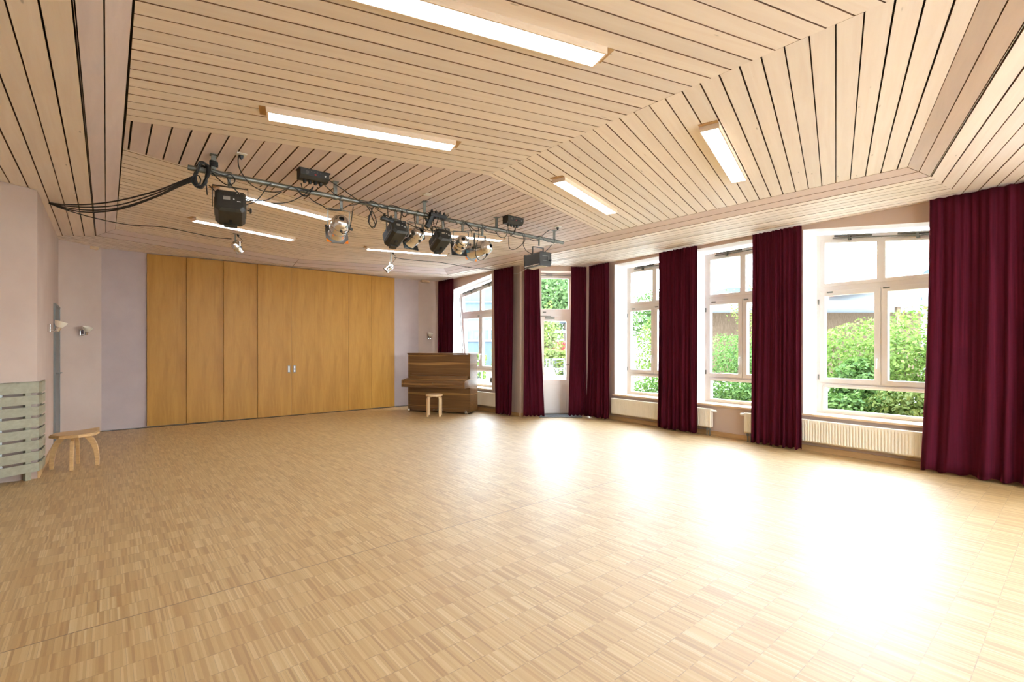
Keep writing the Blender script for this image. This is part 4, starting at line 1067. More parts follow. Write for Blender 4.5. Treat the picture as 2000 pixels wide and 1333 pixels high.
mini(4.00, 8.22, (3.955, 8.20, 2.875), -70, 40, 'small silver spotlight on the ceiling at right, near the rightmost panels')

# cables: each run is a thing of its own
CAB = {
 'b1': [(-0.492,7.750,3.091),(-0.340,7.315,3.003),(-0.126,6.880,2.950),(0.098,6.445,2.931),(0.361,6.010,2.968),(0.512,5.575,2.974),(0.604,5.140,2.944)],
 'b2': [(-0.488,7.750,3.086),(-0.340,7.315,2.986),(-0.118,6.880,2.919),(0.110,6.445,2.891),(0.361,6.010,2.942),(0.516,5.575,2.960),(0.608,5.140,2.931)],
 'b3': [(-0.488,7.750,3.080),(-0.319,7.315,2.967),(-0.118,6.880,2.886),(0.110,6.445,2.859),(0.361,6.010,2.916),(0.520,5.575,2.951),(0.612,5.140,2.923)],
 'b4': [(-0.483,7.750,3.081),(-0.319,7.315,2.950),(-0.118,6.880,2.864),(0.123,6.445,2.851),(0.382,6.010,2.921),(0.524,5.575,2.942),(0.616,5.140,2.915)],
 'l10': [(-0.483,7.750,3.075),(-0.388,7.846,3.060),(-0.136,7.941,3.026),(0.215,8.037,3.014),(0.602,8.133,3.061),(0.936,8.229,3.053),(1.234,8.324,3.048),(1.464,8.420,3.076)],
 'l11': [(4.044,8.200,3.075),(4.354,8.175,3.061),(5.007,8.150,3.084),(5.722,8.125,3.057),(6.467,8.100,3.079),(6.461,7.700,2.965),(6.457,7.500,2.936),(6.449,7.300,2.978),(6.480,7.150,3.044)],
 'coilA': [(0.708,5.070,2.940),(0.706,5.140,2.907),(0.671,5.110,2.865),(0.633,5.080,2.859),(0.620,5.150,2.915),(0.617,5.120,2.960),(0.635,5.090,2.996),(0.679,5.160,3.035),(0.705,5.130,3.005),(0.712,5.100,2.948),(0.696,5.070,2.886),(0.674,5.140,2.873),(0.636,5.110,2.868),(0.611,5.080,2.896),(0.620,5.150,2.970),(0.640,5.120,3.006),(0.670,5.090,3.013),(0.710,5.160,3.014),(0.716,5.130,2.955),(0.699,5.100,2.893),(0.664,5.070,2.853),(0.639,5.140,2.877),(0.615,5.110,2.906),(0.612,5.080,2.950),(0.644,5.150,3.017),(0.675,5.120,3.022),(0.700,5.090,2.991),(0.721,5.160,2.963),(0.703,5.130,2.901),(0.667,5.100,2.861),(0.630,5.070,2.857),(0.618,5.140,2.916),(0.616,5.110,2.961),(0.636,5.080,2.995),(0.680,5.150,3.032),(0.705,5.120,2.999),(0.711,5.090,2.941),(0.706,5.160,2.909),(0.670,5.130,2.869),(0.633,5.100,2.867),(0.609,5.070,2.896),(0.620,5.140,2.971),(0.641,5.110,3.006),(0.671,5.080,3.009),(0.710,5.150,3.008),(0.715,5.120,2.948)],
 'coilB': [(0.641,5.060,2.894),(0.628,5.060,2.856),(0.598,5.060,2.841),(0.575,5.060,2.861),(0.576,5.060,2.900),(0.599,5.060,2.929),(0.628,5.060,2.927),(0.641,5.060,2.894),(0.627,5.060,2.855),(0.598,5.060,2.841),(0.575,5.060,2.861),(0.576,5.060,2.900),(0.600,5.060,2.930),(0.628,5.060,2.926),(0.641,5.060,2.893)],
 'loopA': [(0.594,5.120,2.927),(0.598,5.120,2.860),(0.625,5.120,2.838),(0.660,5.120,2.846),(0.680,5.120,2.873)],
 'tail': [(0.691,5.120,2.876),(0.695,5.120,2.826),(0.699,5.120,2.789)],
 'c1': [(0.711,5.120,2.880),(0.767,5.120,2.827),(0.808,5.120,2.797)],
 'soc1': [(0.927,4.980,3.171),(0.923,5.000,3.115),(0.939,5.020,3.054),(0.987,5.050,2.993),(1.053,5.080,2.944),(1.137,5.100,2.918),(1.218,5.100,2.920),(1.297,5.100,2.937)],
 'p1': [(0.689,5.100,3.013),(0.779,5.120,3.002),(0.841,5.120,2.998),(0.882,5.120,3.017),(0.915,5.120,2.986),(0.915,5.120,2.953),(0.882,5.120,2.922),(0.841,5.120,2.917),(0.791,5.120,2.949),(0.739,5.120,2.998)],
 'p2': [(0.853,5.120,2.986),(0.882,5.120,2.926),(0.945,5.120,2.863),(1.009,5.120,2.819),(1.075,5.120,2.812),(1.187,5.120,2.839),(1.279,5.120,2.908),(1.325,5.120,2.948)],
 'p3': [(0.975,5.120,2.735),(1.031,5.120,2.770),(1.097,5.120,2.812),(1.150,5.120,2.886),(1.196,5.120,2.975),(1.232,5.120,3.008)],
 'p4': [(0.958,5.120,2.780),(1.009,5.120,2.795),(1.075,5.120,2.807)],
 'p5': [(1.232,5.120,2.818),(1.325,5.120,2.836),(1.421,5.120,2.875),(1.519,5.120,2.946),(1.569,5.120,2.988)],
 'p6': [(1.302,5.120,2.943),(1.363,5.120,2.981),(1.421,5.120,3.019),(1.470,5.120,3.003),(1.519,5.120,2.962),(1.569,5.120,2.962),(1.609,5.120,3.017),(1.630,5.120,3.058)],
 'd1a': [(1.491,5.060,3.054),(1.513,5.100,3.028),(1.539,5.120,2.997)],
 'd1b': [(1.611,5.060,3.049),(1.588,5.100,3.013),(1.554,5.120,2.990)],
 'd1c': [(1.651,5.060,3.048),(1.654,5.100,3.027),(1.599,5.120,3.010),(1.529,5.120,3.011),(1.494,5.120,2.978),(1.529,5.120,2.948),(1.579,5.120,2.959)],
 'd1d': [(1.710,5.050,3.089),(1.795,5.100,3.057),(1.856,5.120,3.031),(1.927,5.120,3.007)],
 'd1e': [(1.751,5.050,3.146),(1.910,5.120,3.113),(2.050,5.120,3.043),(2.154,5.120,3.002),(2.200,5.120,3.011)],
 'p7': [(1.584,5.120,2.949),(1.645,5.120,2.909),(1.712,5.120,2.890),(1.775,5.120,2.859),(1.856,5.120,2.863),(1.921,5.120,2.875)],
 'p8': [(1.938,5.120,2.895),(1.994,5.120,2.938),(2.078,5.120,2.965),(2.142,5.120,3.000),(2.224,5.120,3.004),(2.344,5.120,2.970)],
 'h1': [(2.187,5.090,2.968),(2.223,5.090,2.924),(2.252,5.090,2.850),(2.288,5.090,2.771),(2.258,5.090,2.732),(2.217,5.090,2.776),(2.223,5.090,2.851),(2.252,5.090,2.935),(2.211,5.090,2.961)],
 'h2': [(2.293,5.140,2.988),(2.257,5.140,2.918),(2.227,5.140,2.828),(2.269,5.140,2.755),(2.323,5.140,2.809),(2.299,5.140,2.897),(2.257,5.140,2.958)],
 'l2': [(2.018,5.040,2.914),(2.001,5.040,2.796),(1.985,5.040,2.695),(1.962,5.040,2.637),(1.913,5.040,2.608),(1.886,5.040,2.625)],
 'w1': [(2.182,5.090,3.001),(2.270,5.090,3.029),(2.361,5.090,2.984),(2.429,5.090,3.002),(2.435,5.090,2.969),(2.441,5.090,2.895)],
 'w2': [(2.435,5.090,3.009),(2.516,5.090,3.030),(2.612,5.090,3.001),(2.619,5.090,2.943),(2.652,5.090,2.926),(2.678,5.090,2.966),(2.665,5.090,3.005)],
 'w3': [(2.279,5.070,2.953),(2.444,5.070,2.885),(2.622,5.070,2.863),(2.780,5.070,2.824),(2.972,5.070,2.812),(3.115,5.070,2.822),(3.299,5.070,2.850),(3.571,5.070,2.905),(3.692,5.070,2.931)],
 'w4': [(2.606,5.090,2.988),(2.600,5.090,2.911),(2.593,5.090,2.833)],
 'w5': [(2.771,5.090,2.976),(2.777,5.090,2.899),(2.804,5.090,2.825),(2.859,5.090,2.786),(2.900,5.090,2.792),(2.956,5.090,2.831)],
 'w6': [(2.883,5.060,2.960),(2.883,5.060,2.863),(2.869,5.060,2.770),(2.828,5.060,2.703)],
 't1': [(2.962,5.100,3.031),(3.047,5.100,3.065),(3.104,5.100,3.057),(3.075,5.100,3.002),(3.025,5.100,2.943),(3.004,5.100,2.859),(3.047,5.100,2.823),(3.119,5.100,2.859)],
 't2': [(3.035,5.080,3.015),(3.028,5.080,2.903),(3.063,5.080,2.853),(3.135,5.080,2.833),(3.194,5.080,2.855)],
 't3': [(3.093,5.070,2.992),(3.064,5.070,2.919),(3.043,5.070,2.854)],
 't4': [(3.165,5.080,3.032),(3.179,5.080,2.915),(3.209,5.080,2.844)],
 't5': [(3.148,5.100,3.014),(3.251,5.100,3.058),(3.221,5.100,3.015)],
 't6': [(3.002,5.120,2.968),(2.987,5.120,2.892),(3.037,5.120,2.825),(3.095,5.120,2.865)],
 'q1': [(3.200,5.090,2.996),(3.335,5.090,3.000),(3.373,5.090,2.955)],
 'q2': [(3.466,5.090,3.003),(3.545,5.090,2.964),(3.593,5.090,2.893),(3.593,5.090,2.840)],
 'q3': [(3.490,5.090,3.007),(3.585,5.090,2.957),(3.666,5.090,2.917),(3.731,5.090,2.948),(3.831,5.090,3.004)],
 'q4': [(3.756,5.090,3.005),(3.831,5.090,2.943),(3.933,5.090,2.939),(4.046,5.090,2.936)],
 'l7': [(3.232,5.000,2.733),(3.291,5.000,2.735),(3.367,5.000,2.695),(3.405,5.000,2.682)],
 'l8': [(3.633,5.000,2.948),(3.641,5.000,2.845),(3.601,5.000,2.708),(3.593,5.000,2.597),(3.633,5.000,2.536),(3.698,5.000,2.538),(3.763,5.000,2.592),(3.788,5.000,2.628)],
 'r1': [(3.985,5.090,2.967),(4.046,5.090,2.908),(4.135,5.090,2.907),(4.180,5.090,2.963),(4.162,5.090,3.009),(4.073,5.090,3.015),(4.003,5.090,3.018)],
 'r2': [(4.165,5.050,3.064),(4.215,5.100,3.019),(4.278,5.120,2.969),(4.324,5.120,2.997),(4.292,5.050,3.050)],
 'r3': [(4.302,5.050,3.065),(4.326,5.100,3.001),(4.261,5.100,2.956)],
 'r4': [(4.216,5.090,2.947),(4.216,5.090,2.807),(4.253,5.090,2.763),(4.345,5.090,2.782),(4.458,5.090,2.862),(4.487,5.090,2.938),(4.458,5.090,2.998),(4.382,5.090,3.008)],
 'r5': [(4.506,5.090,3.005),(4.506,5.090,2.919),(4.477,5.090,2.857),(4.535,5.090,2.779),(4.652,5.090,2.743)],
 'r6': [(4.234,5.090,2.950),(4.411,5.090,2.934),(4.603,5.090,2.955),(4.702,5.090,2.984),(4.802,5.090,3.021)],
 'r7': [(5.259,5.200,3.257),(5.088,5.170,3.177),(4.923,5.120,3.089),(4.851,5.120,3.018)],
 'r8': [(5.051,5.100,2.938),(4.977,5.100,2.868),(4.904,5.100,2.806)],
 'r9': [(4.630,5.120,2.957),(4.729,5.120,2.949),(4.800,5.120,2.966)],
 'ra': [(5.084,5.090,2.956),(5.020,5.090,2.970),(4.936,5.090,2.966),(4.853,5.090,2.999)],
}
def cable(key, label, rad=.0052, mat='rubber', group='black cables strung along the pipe', sub_=5):
    pts = CAB[key]
    m = MB(); m.tube(smoothpts(pts, sub_), rad, 6)
    o = m.build('cable', M[mat], None, origin=pts[0], smooth=True); tag(o, label, 'cable', group); return o
gs = 'supply cables slung from the left wall to the pipe'
cable('b1', 'topmost of four black supply cables slung from the left wall to the pipe', .0075, group=gs)
cable('b2', 'second from top of four black supply cables slung from the left wall', .0062, group=gs)
cable('b3', 'third from top of four black supply cables slung from the left wall', .0062, group=gs)
cable('b4', 'lowest of four black supply cables slung from the left wall to the pipe', .0075, group=gs)
cable('l10', 'thin black cable along the ceiling to the small left spotlight', .006, group=gs)
CAB['l11b'] = CAB['l11'][4:]; CAB['l11'] = CAB['l11'][:5]
cable('l11', 'thin black cable along the ceiling from the small right spotlight', .006, group=gs)
cable('l11b', 'light grey cable sagging between the curtains beside the garden door', .006, 'greycable', gs)
m = MB(); p0 = Vector(CAB['b1'][0]); m.tube([p0 + Vector((-.012, .03, .004)), p0 + Vector((.03, -.02, -.016))], .016, 8)
o = m.build('cable_anchor', M['rubber'], None, origin=p0, smooth=True); tag(o, 'black taped cable bundle fixed at the left wall top', 'cable')
ro = empty('cable_coil', (.66, BY, BZ), 'thick coil of spare black cable on the left pipe end', 'cable coil')
m = MB(); rr_ = random.Random(3); pts = []
for i in range(150):
    t = i * .36; q = .066 + .024 * math.sin(i * .71) + .012 * rr_.random(); pts.append((.655 + q * .85 * math.cos(t) * .9, BY - .02 + .05 * math.sin(i * .217), BZ - .055 + q * 1.18 * math.sin(t)))
m.tube(smoothpts(pts, 3), .0075, 6); m.build('coiled_cable', M['rubber'], ro, smooth=True)
for kq in ('coilB', 'loopA'):
    m = MB(); m.tube(smoothpts(CAB[kq], 5), .005, 6); m.build('loose_loop', M['rubber'], ro, smooth=True)
m = MB(); m.tube(CAB['tail'], .005, 6); m.build('cable_tail', M['rubber'], ro, smooth=True)
ts = empty('tape_wrap', (.755, BY, 3.10), 'black tape and cable wrapped round the leftmost pipe bracket', 'cable')
m = MB()
for i in range(4): m.tube([(.755 + .030 * math.cos(t), BY + .02 * math.sin(t), 3.075 + i * .013 + .004 * math.sin(2 * t)) for t in np.linspace(0, 2 * PI, 14)], .0072, 6)
m.build('wound_cable', M['rubber'], ts, smooth=True)
names = {'c1': 'cable from the coil to the top of the leftmost black spotlight', 'soc1': 'cable hanging from the left ceiling socket to the pipe',
 'p1': 'cable looping under the pipe clamp of the leftmost black spotlight', 'p2': 'cable sagging from the clamp of the leftmost black spotlight to the right',
 'p3': 'cable rising from the side of the leftmost black spotlight to the pipe', 'p4': 'short cable leaving the side of the leftmost black spotlight',
 'p5': 'cable sagging below the left dimmer pack across a ceiling light', 'p6': 'cable winding round the pipe below the left dimmer pack',
 'd1a': 'first cable from the left under the left dimmer pack', 'd1b': 'second cable from the left under the left dimmer pack', 'd1c': 'third cable under the left dimmer pack, tied to the pipe',
 'd1d': 'cable from the right end of the left dimmer pack to the lone orange-gel spotlight', 'd1e': 'straight cable from the left dimmer pack along the pipe to the right',
 'p7': 'cable sagging under the pipe to the clamp of the lone orange-gel spotlight', 'p8': 'cable from the lone orange-gel clamp back up to the pipe',
 'h1': 'left bundled loop of spare cable hanging right of the lone orange-gel spotlight', 'h2': 'right bundled loop of spare cable hanging right of the lone orange-gel spotlight',
 'l2': 'cable running down the yoke to the lone orange-gel spotlight', 'w1': 'cable arching over the pipe above the socket strip', 'w2': 'cable looping under the pipe above a small silver can',
 'w3': 'long slack cable strung below the middle of the pipe', 'w4': 'cable dropping to the back of the second black spotlight', 'w5': 'cable looping below the pipe left of the cable tangle',
 'w6': 'cable dropping to the small silver can between two black spotlights', 't1': 'widest loop in the tangle above the middle black spotlight', 't2': 'cable curving right in the tangle above the middle black spotlight',
 't3': 'short cable hanging in the tangle above the middle black spotlight', 't4': 'cable dropping to the right side of the middle black spotlight', 't5': 'cable end sticking up over the pipe by the tangle', 't6': 'left loop in the tangle above the middle black spotlight',
 'q1': 'cable crossing the pipe right of the tangle', 'q2': 'cable ending in a plug right of the small silver can', 'q3': 'cable sagging left of the largest silver spotlight', 'q4': 'cable hugging the pipe above the largest silver spotlight',
 'l7': 'cable across the small silver can left of the largest spotlight', 'l8': 'cable looping under the largest silver spotlight', 'r1': 'cable loop round the pipe left of the right dimmer pack',
 'r2': 'left cable loop under the right dimmer pack', 'r3': 'right cable under the right dimmer pack', 'r4': 'large cable loop hanging right of the largest spotlight', 'r5': 'cable dropping from the pipe to the twin floodlight',
 'r6': 'cable along the underside of the pipe towards the floodlight clamp', 'r7': 'cable rising from the pipe to the right ceiling socket', 'r8': 'cable from the right pipe end down to the twin floodlight',
 'r9': 'short cable at the floodlight clamp', 'ra': 'cable wrapped at the rightmost pipe bracket'}
for k, v in names.items(): cable(k, v, .0048)
# socket strips on the pipe
def strip(c, sx, sy, sz, ang, label, plugs):
    r = empty('socket_strip', c, label, 'power strip', 'black socket strips on the pipe')
    R_ = Matrix.Translation(c) @ Matrix.Rotation(math.radians(ang), 4, 'Y')
    m = MB(); m.box(-sx, sx, -sy, sy, -sz, sz, R_); m.build('strip_body', M['black'], r, bevel=.006)
    for i in range(plugs):
        x = -sx + (i + .5) * 2 * sx / plugs
        m = MB(); m.lathe([(.018, 0), (.018, .022), (.012, .03), (.006, .045)], R_ @ Vector((x, 0, sz)), R_.to_3x3() @ Vector((0, 0, 1)), 12); m.build('plug', M['black'], r, smooth=True, auto=30)
strip((2.44, 5.11, 2.86), .075, .028, .020, 8, 'black socket strip hanging below the pipe above the second black spotlight', 2)
strip((3.10, 5.10, 3.015), .115, .030, .022, 3, 'black socket strip lying on the pipe in the middle tangle', 4)
strip((2.985, 5.11, 2.93), .085, .024, .026, -62, 'black plug box hanging slanted left of the middle tangle', 1)
# ------------------------------------------------------------------ outdoors
def room(X, Y):      # a point X to the right and Y ahead of the photographer
    c, s = math.cos(math.radians(40)), math.sin(math.radians(40)); return Vector((X * c + Y * s, -X * s + Y * c, 0))
gm = MB(); gm.poly([(-70, -70), (120, -70), (120, 120), (-70, 120)], -.6, -.17)
gd = gm.build('ground', M['paving']); gd['kind'] = 'structure'
def leaves(n, fn, size, seed, name, mat, parent=None, origin=(0, 0, 0), kind=None):
    """n small folded leaves; fn(rng, n) gives centres and outward directions"""
    rng = np.random.default_rng(seed)
    c, nr = fn(rng, n)
    nr = nr + rng.normal(0, .55, c.shape); nr /= np.linalg.norm(nr, axis=1)[:, None]
    ref = rng.normal(0, 1, c.shape); ref[:, 2] -= .4
    t = np.cross(nr, ref); t /= np.linalg.norm(t, axis=1)[:, None]; b = np.cross(nr, t)
    s = size * (.6 + .8 * rng.random(n))[:, None]
    v0 = c - t * s; v2 = c + t * s; mid = nr * s * .18
    v1 = c + b * s * .5 + mid - t * s * .1; v3 = c - b * s * .5 + mid - t * s * .1
    V = np.stack([v0, v1, v2, v3], 1).reshape(-1, 3) - np.array(origin)
    i = np.arange(n) * 4
    F = np.concatenate([np.stack([i, i + 1, i + 2], 1), np.stack([i, i + 2, i + 3], 1)])
    me = bpy.data.meshes.new(name)
    me.vertices.add(len(V)); me.vertices.foreach_set('co', V.ravel())
    me.loops.add(F.size); me.loops.foreach_set('vertex_index', F.ravel().astype(np.int32))
    me.polygons.add(len(F)); me.polygons.foreach_set('loop_start', np.arange(len(F), dtype=np.int32) * 3)
    me.update(calc_edges=True); me.validate(); me.materials.append(mat)
    o = bpy.data.objects.new(name, me); COL.objects.link(o)
    if parent is not None: o.parent = parent
    return o
def ellip(c, r, fill=.35, lump=.25, seed=0):
    c = np.array(c); r = np.array(r); R0 = np.random.default_rng(seed)
    L_ = R0.normal(0, 1, (9, 3)); L_ /= np.linalg.norm(L_, axis=1)[:, None]; A_ = R0.random(9) * lump
    def fn(rng, n):
        d = rng.normal(0, 1, (n, 3)); d /= np.linalg.norm(d, axis=1)[:, None]
        rad = 1 - fill * rng.random(n) ** 1.5
        k = 1 + (np.maximum(0, d @ L_.T) ** 6 * A_).sum(1) - .1
        p = c + d * r * (rad * k)[:, None]
        p[:, 2] = np.maximum(p[:, 2], -.16)
        return p, d
    return fn
def stems(r, c, h, n, spread, seed, rad=.012, base=-.17):
    q = random.Random(seed); m = MB()
    for i in range(n):
        a = q.random() * 6.28; s = spread * (.3 + .7 * q.random()); l = h * (.7 + .3 * q.random())
        p = [Vector((c[0] + .12 * math.cos(a), c[1] + .12 * math.sin(a), base)), Vector((c[0] + s * .5 * math.cos(a), c[1] + s * .5 * math.sin(a), base + l * .5)), Vector((c[0] + s * math.cos(a + .3), c[1] + s * math.sin(a + .3), base + l))]
        pp = smoothpts(p, 4); m.tube(pp, [rad * (1 - .7 * k / len(pp)) for k in range(len(pp))], 5)
    return m.build('stems', M['bark'], r, smooth=True)
def shrub(c, rx, ry, top, n, size, mat, label, seed, cat='bush', name='shrub', group='bushes outside the windows', bottom=-.17, ns=9):
    h = top - bottom
    r = empty(name, (c[0], c[1], -.17), label, cat, group)
    cz = bottom + h * .52
    leaves(n, ellip((c[0], c[1], cz), (rx, ry, h * .48), .5, .3, seed), size, seed, 'foliage', mat, r, (c[0], c[1], -.17))
    stems(r, c, h * .85, ns, min(rx, ry) * .7, seed)
    return r
B = M
shrub((9.85, 6.25), .55, .75, 2.15, 5200, .036, M['leafA'], 'tall loose bush with bare stems outside the second window from the door', 11, ns=16)
shrub((10.15, 4.70), .60, .85, 1.75, 5200, .034, M['leafB'], 'rounded bush outside, seen past the right pane of the window nearest the door', 12)
shrub((9.75, 3.75), .65, .80, 1.42, 6500, .034, M['leafB'], 'rounded dense bush outside the middle window', 13)
shrub((10.3, 2.85), .65, .75, 1.85, 5600, .034, M['leafA'], 'bush outside at the right side of the middle window', 14)
shrub((9.35, 2.35), .45, .50, 1.30, 3600, .045, M['leafB'], 'long-leaved shrub outside low in the left pane of the nearest window', 15)
shrub((9.9, 1.95), .75, .70, 1.95, 7000, .034, M['leafA'], 'tall clipped bush outside the left pane of the nearest window', 16)
shrub((9.7, .95), .80, .75, 2.08, 8000, .034, M['leafA'], 'tall yellow-green bush outside the right pane of the nearest window', 17)
shrub((8.85, 1.35), .45, .75, .88, 4200, .042, M['leafY'], 'low bright bush right outside the nearest window sill', 18)
shrub((8.75, 2.5), .40, .60, .72, 3400, .038, M['leafB'], 'low dark bush just outside the left of the nearest window', 19)
shrub((8.95, 4.1), .45, .95, .80, 5200, .034, M['leafB'], 'low bush just outside the middle window sill', 20)
shrub((9.0, 5.6), .40, .90, .80, 4600, .034, M['leafB'], 'low bush just outside the sill of the window nearest the door', 21)
# young bare-branched tree outside the middle window
r = empty('young_tree', (10.75, 4.55, -.17), 'young tree with thin branches and pale new leaves outside the middle window', 'tree')
m = MB(); q = random.Random(5)
base = Vector((10.75, 4.55, -.17)); tips = []
def branch(p, d, l, rad, lev):
    pts = [p]; 
    for i in range(4): d = (d + Vector((q.gauss(0, .12), q.gauss(0, .12), q.gauss(0, .06)))).normalized(); pts.append(pts[-1] + d * l / 4)
    m.tube(pts, [rad * (1 - .12 * i) for i in range(5)], 5); tips.extend(pts[2:])
    if lev:
        for i in range(3):
            nd = (d + Vector((q.gauss(0, .7), q.gauss(0, .7), .25))).normalized(); branch(pts[2 + i % 3], nd, l * .62, rad * .5, lev - 1)
branch(base, Vector((0, 0, 1)), 1.7, .024, 3)
m.build('branches', M['bark'], r, smooth=True)
T_ = np.array([tuple(t) for t in tips if t.z > .6])
def near(rng, n):
    p = T_[rng.integers(0, len(T_), n)] + rng.normal(0, .07, (n, 3)); d = rng.normal(0, 1, (n, 3)); return p, d
leaves(1500, near, .026, 31, 'foliage', M['leafY'], r, base)
# hedge behind the bicycle racks
def boxfill(c, ux, uy, hx, hy, z0, z1):
    c = np.array(c); ux = np.array(ux); uy = np.array(uy)
    def fn(rng, n):
        a = rng.uniform(-1, 1, n); b = rng.uniform(-1, 1, n); z = rng.uniform(0, 1, n)
        face = rng.integers(0, 3, n); b = np.where(face == 0, np.sign(b) * (1 - .15 * rng.random(n)), b); z = np.where(face == 1, 1 - .1 * rng.random(n), z)
        p = c + ux * (a * hx)[:, None] + uy * (b * hy)[:, None]; p[:, 2] = z0 + (z1 - z0) * z + .06 * np.sin(a * 17)
        d = uy * np.sign(b)[:, None] * .7 + np.array([0, 0, .6]); return p, d
    return fn
cx_ = lambda X, Y: tuple(room(X, Y))
rgt = tuple(room(1, 0)); fwd = tuple(room(0, 1))
for X, Y, hx, top, lab, sd in ((2.0, 29.0, 3.2, 1.28, 'clipped green hedge behind the bicycle racks, seen through the door', 41), (-3.6, 25.5, 2.2, 1.05, 'clipped green hedge outside the slanted window beside the piano', 42)):
    c = cx_(X, Y); r = empty('hedge', (c[0], c[1], -.17), lab, 'hedge', 'clipped hedges across the yard')
    leaves(9000, boxfill(c, rgt, fwd, hx, .6, -.17, top), .085, sd, 'foliage', M['leafY'] if sd == 41 else M['leafA'], r, (c[0], c[1], -.17))
    st = MB()
    for i in range(8):
        p = Vector(c) + Vector(rgt) * (-hx + (i + .5) * hx / 4); st.cyl((p.x, p.y, -.17), (p.x, p.y, .9), .03, .02, 6)
    st.build('stems', M['bark'], r)
# grass strip under the slanted window
gc = Vector((9.0, 11.5, 0))
def grassfn(rng, n):
    p = np.stack([rng.uniform(7.3, 10.2, n), rng.uniform(10.2, 14.0, n), np.full(n, -.10)], 1); d = rng.normal(0, 1, (n, 3)); d[:, 2] *= .2; return p, d
g_ = leaves(5000, grassfn, .13, 51, 'grass', M['leafA'], None, (0, 0, 0)); tag(g_, 'long green grass outside the slanted window', 'grass', None, 'stuff')

# bicycle racks and bicycles
def rack(X, Y, rot, label):
    c = room(X, Y); u = room(math.cos(rot), math.sin(rot))
    r = empty('bicycle_rack', (c.x, c.y, -.17), label, 'bike rack', 'steel bicycle racks in the yard')
    m = MB(); p = [c - u * .40 + Vector((0, 0, -.17)), c - u * .40 + Vector((0, 0, .72)), c - u * .36 + Vector((0, 0, .80)), c + u * .36 + Vector((0, 0, .80)), c + u * .40 + Vector((0, 0, .72)), c + u * .40 + Vector((0, 0, -.17))]
    m.tube(p, .032, 8); m.build('hoop', M['rackmetal'], r, smooth=True)
    m = MB(); m.tube([c - u * .40 + Vector((0, 0, .30)), c + u * .40 + Vector((0, 0, .30))], .02, 6); m.build('crossbar', M['rackmetal'], r, smooth=True)
def bicycle(X, Y, rot, colm, label):
    c = room(X, Y); u = room(math.cos(rot), math.sin(rot)); w = room(-math.sin(rot), math.cos(rot)); gz = -.17
    r = empty('bicycle', (c.x, c.y, gz), label, 'bicycle', 'parked bicycles in the yard')
    P = lambda a, z, s=0: c + u * a + w * s + Vector((0, 0, gz + z))
    for a in (-.52, .52):
        m = MB(); m.tube([P(a + .33 * math.cos(t), .345 + .33 * math.sin(t)) for t in np.linspace(0, 2 * PI, 29)[:-1]], .017, 6, close=True); wh = m.build('wheel', M['tyre'], r, smooth=True)
        m = MB()
        for k in range(12): m.cyl(P(a, .345), P(a + .32 * math.cos(k * PI / 6), .345 + .32 * math.sin(k * PI / 6)), .003, seg=4)
        m.lathe([(.022, -.035), (.022, .035)], P(a, .345), w, 8); sub(m, 'spokes', M['rackmetal'], wh)
    m = MB()
    for a, b in (((-.52, .345), (-.10, .29)), ((-.52, .345), (-.22, .80)), ((-.10, .29), (-.24, .86)), ((-.10, .29), (.36, .78)), ((-.21, .76), (.34, .86)), ((.52, .345), (.33, .92))): m.cyl(P(*a), P(*b), .016, seg=6)
    m.build('frame', colm, r, smooth=True)
    m = MB(); m.tube([P(.28, 1.0, -.28), P(.36, 1.0, -.12), P(.36, .98, .12), P(.28, 1.0, .28)], .013, 6); m.cyl(P(.33, .9), P(.36, 1.0), .014, seg=6); m.build('handlebar', M['black'], r, smooth=True)
    m = MB(); m.lathe([(.02, -.02), (.06, .0), (.07, .12), (.02, .26)], P(-.36, .93), u, 8); m.build('saddle', M['black'], r, smooth=True)
    m = MB(); m.lathe([(.09, -.005), (.09, .005)], P(-.10, .29, .05), w, 14); m.cyl(P(-.10, .29, .06), P(.02, .16, .06), .01, seg=5); m.cyl(P(-.10, .29, -.06), P(-.22, .42, -.06), .01, seg=5); m.build('crank', M['rackmetal'], r)
rk = [(1.95, 26.2, 1.3, 'steel bicycle rack hoop at the left of the door glass'), (2.55, 26.6, .5, 'steel bicycle rack hoop in the middle of the door glass'), (3.15, 26.0, 1.25, 'steel bicycle rack hoop at the right of the door glass'),
      (-2.6, 23.0, 1.2, 'left steel bicycle rack hoop outside the slanted window'), (-1.6, 23.0, 1.2, 'right steel bicycle rack hoop outside the slanted window')]
for a in rk: rack(*a)
bicycle(2.0, 26.9, 1.15, M['bluewall'], 'dark bicycle parked at the left rack beyond the door')
bicycle(2.65, 27.2, .35, M['black'], 'black bicycle side-on behind the middle rack beyond the door')
bicycle(3.4, 26.8, .9, M['greydoor'], 'grey bicycle by the right rack beyond the door')
bicycle(-2.3, 23.5, .6, M['black'], 'black bicycle behind the hedge racks outside the slanted window')
# leaning wooden board on the paving
c = room(1.96, 25.0); r = empty('wooden_board', (c.x, c.y, -.17), 'weathered wooden board tilted on a post outside the garden door', 'board')
u_, w_ = room(1, 0), room(0, 1)
BQ = lambda x, y, z: c + u_ * x * 1.35 + w_ * y + Vector((0, 0, -.17 + (z + .17) * 1.15))
m = MB(); m.hexa([BQ(-.20, -.10, .02), BQ(.24, .05, -.05), BQ(.26, .12, -.04), BQ(-.18, -.03, .03), BQ(-.26, .08, .32), BQ(.14, .2, .33), BQ(.16, .26, .33), BQ(-.24, .14, .32)]); m.build('board', M['boardwood'], r, bevel=.01)
m = MB(); m.hexa([BQ(-.13, -.16, -.17), BQ(-.03, -.16, -.17), BQ(-.03, -.10, -.17), BQ(-.13, -.10, -.17), BQ(-.38, -.03, .34), BQ(-.28, -.03, .34), BQ(-.28, .03, .34), BQ(-.38, .03, .34)]); m.build('post', M['boardwood'], r, bevel=.006)
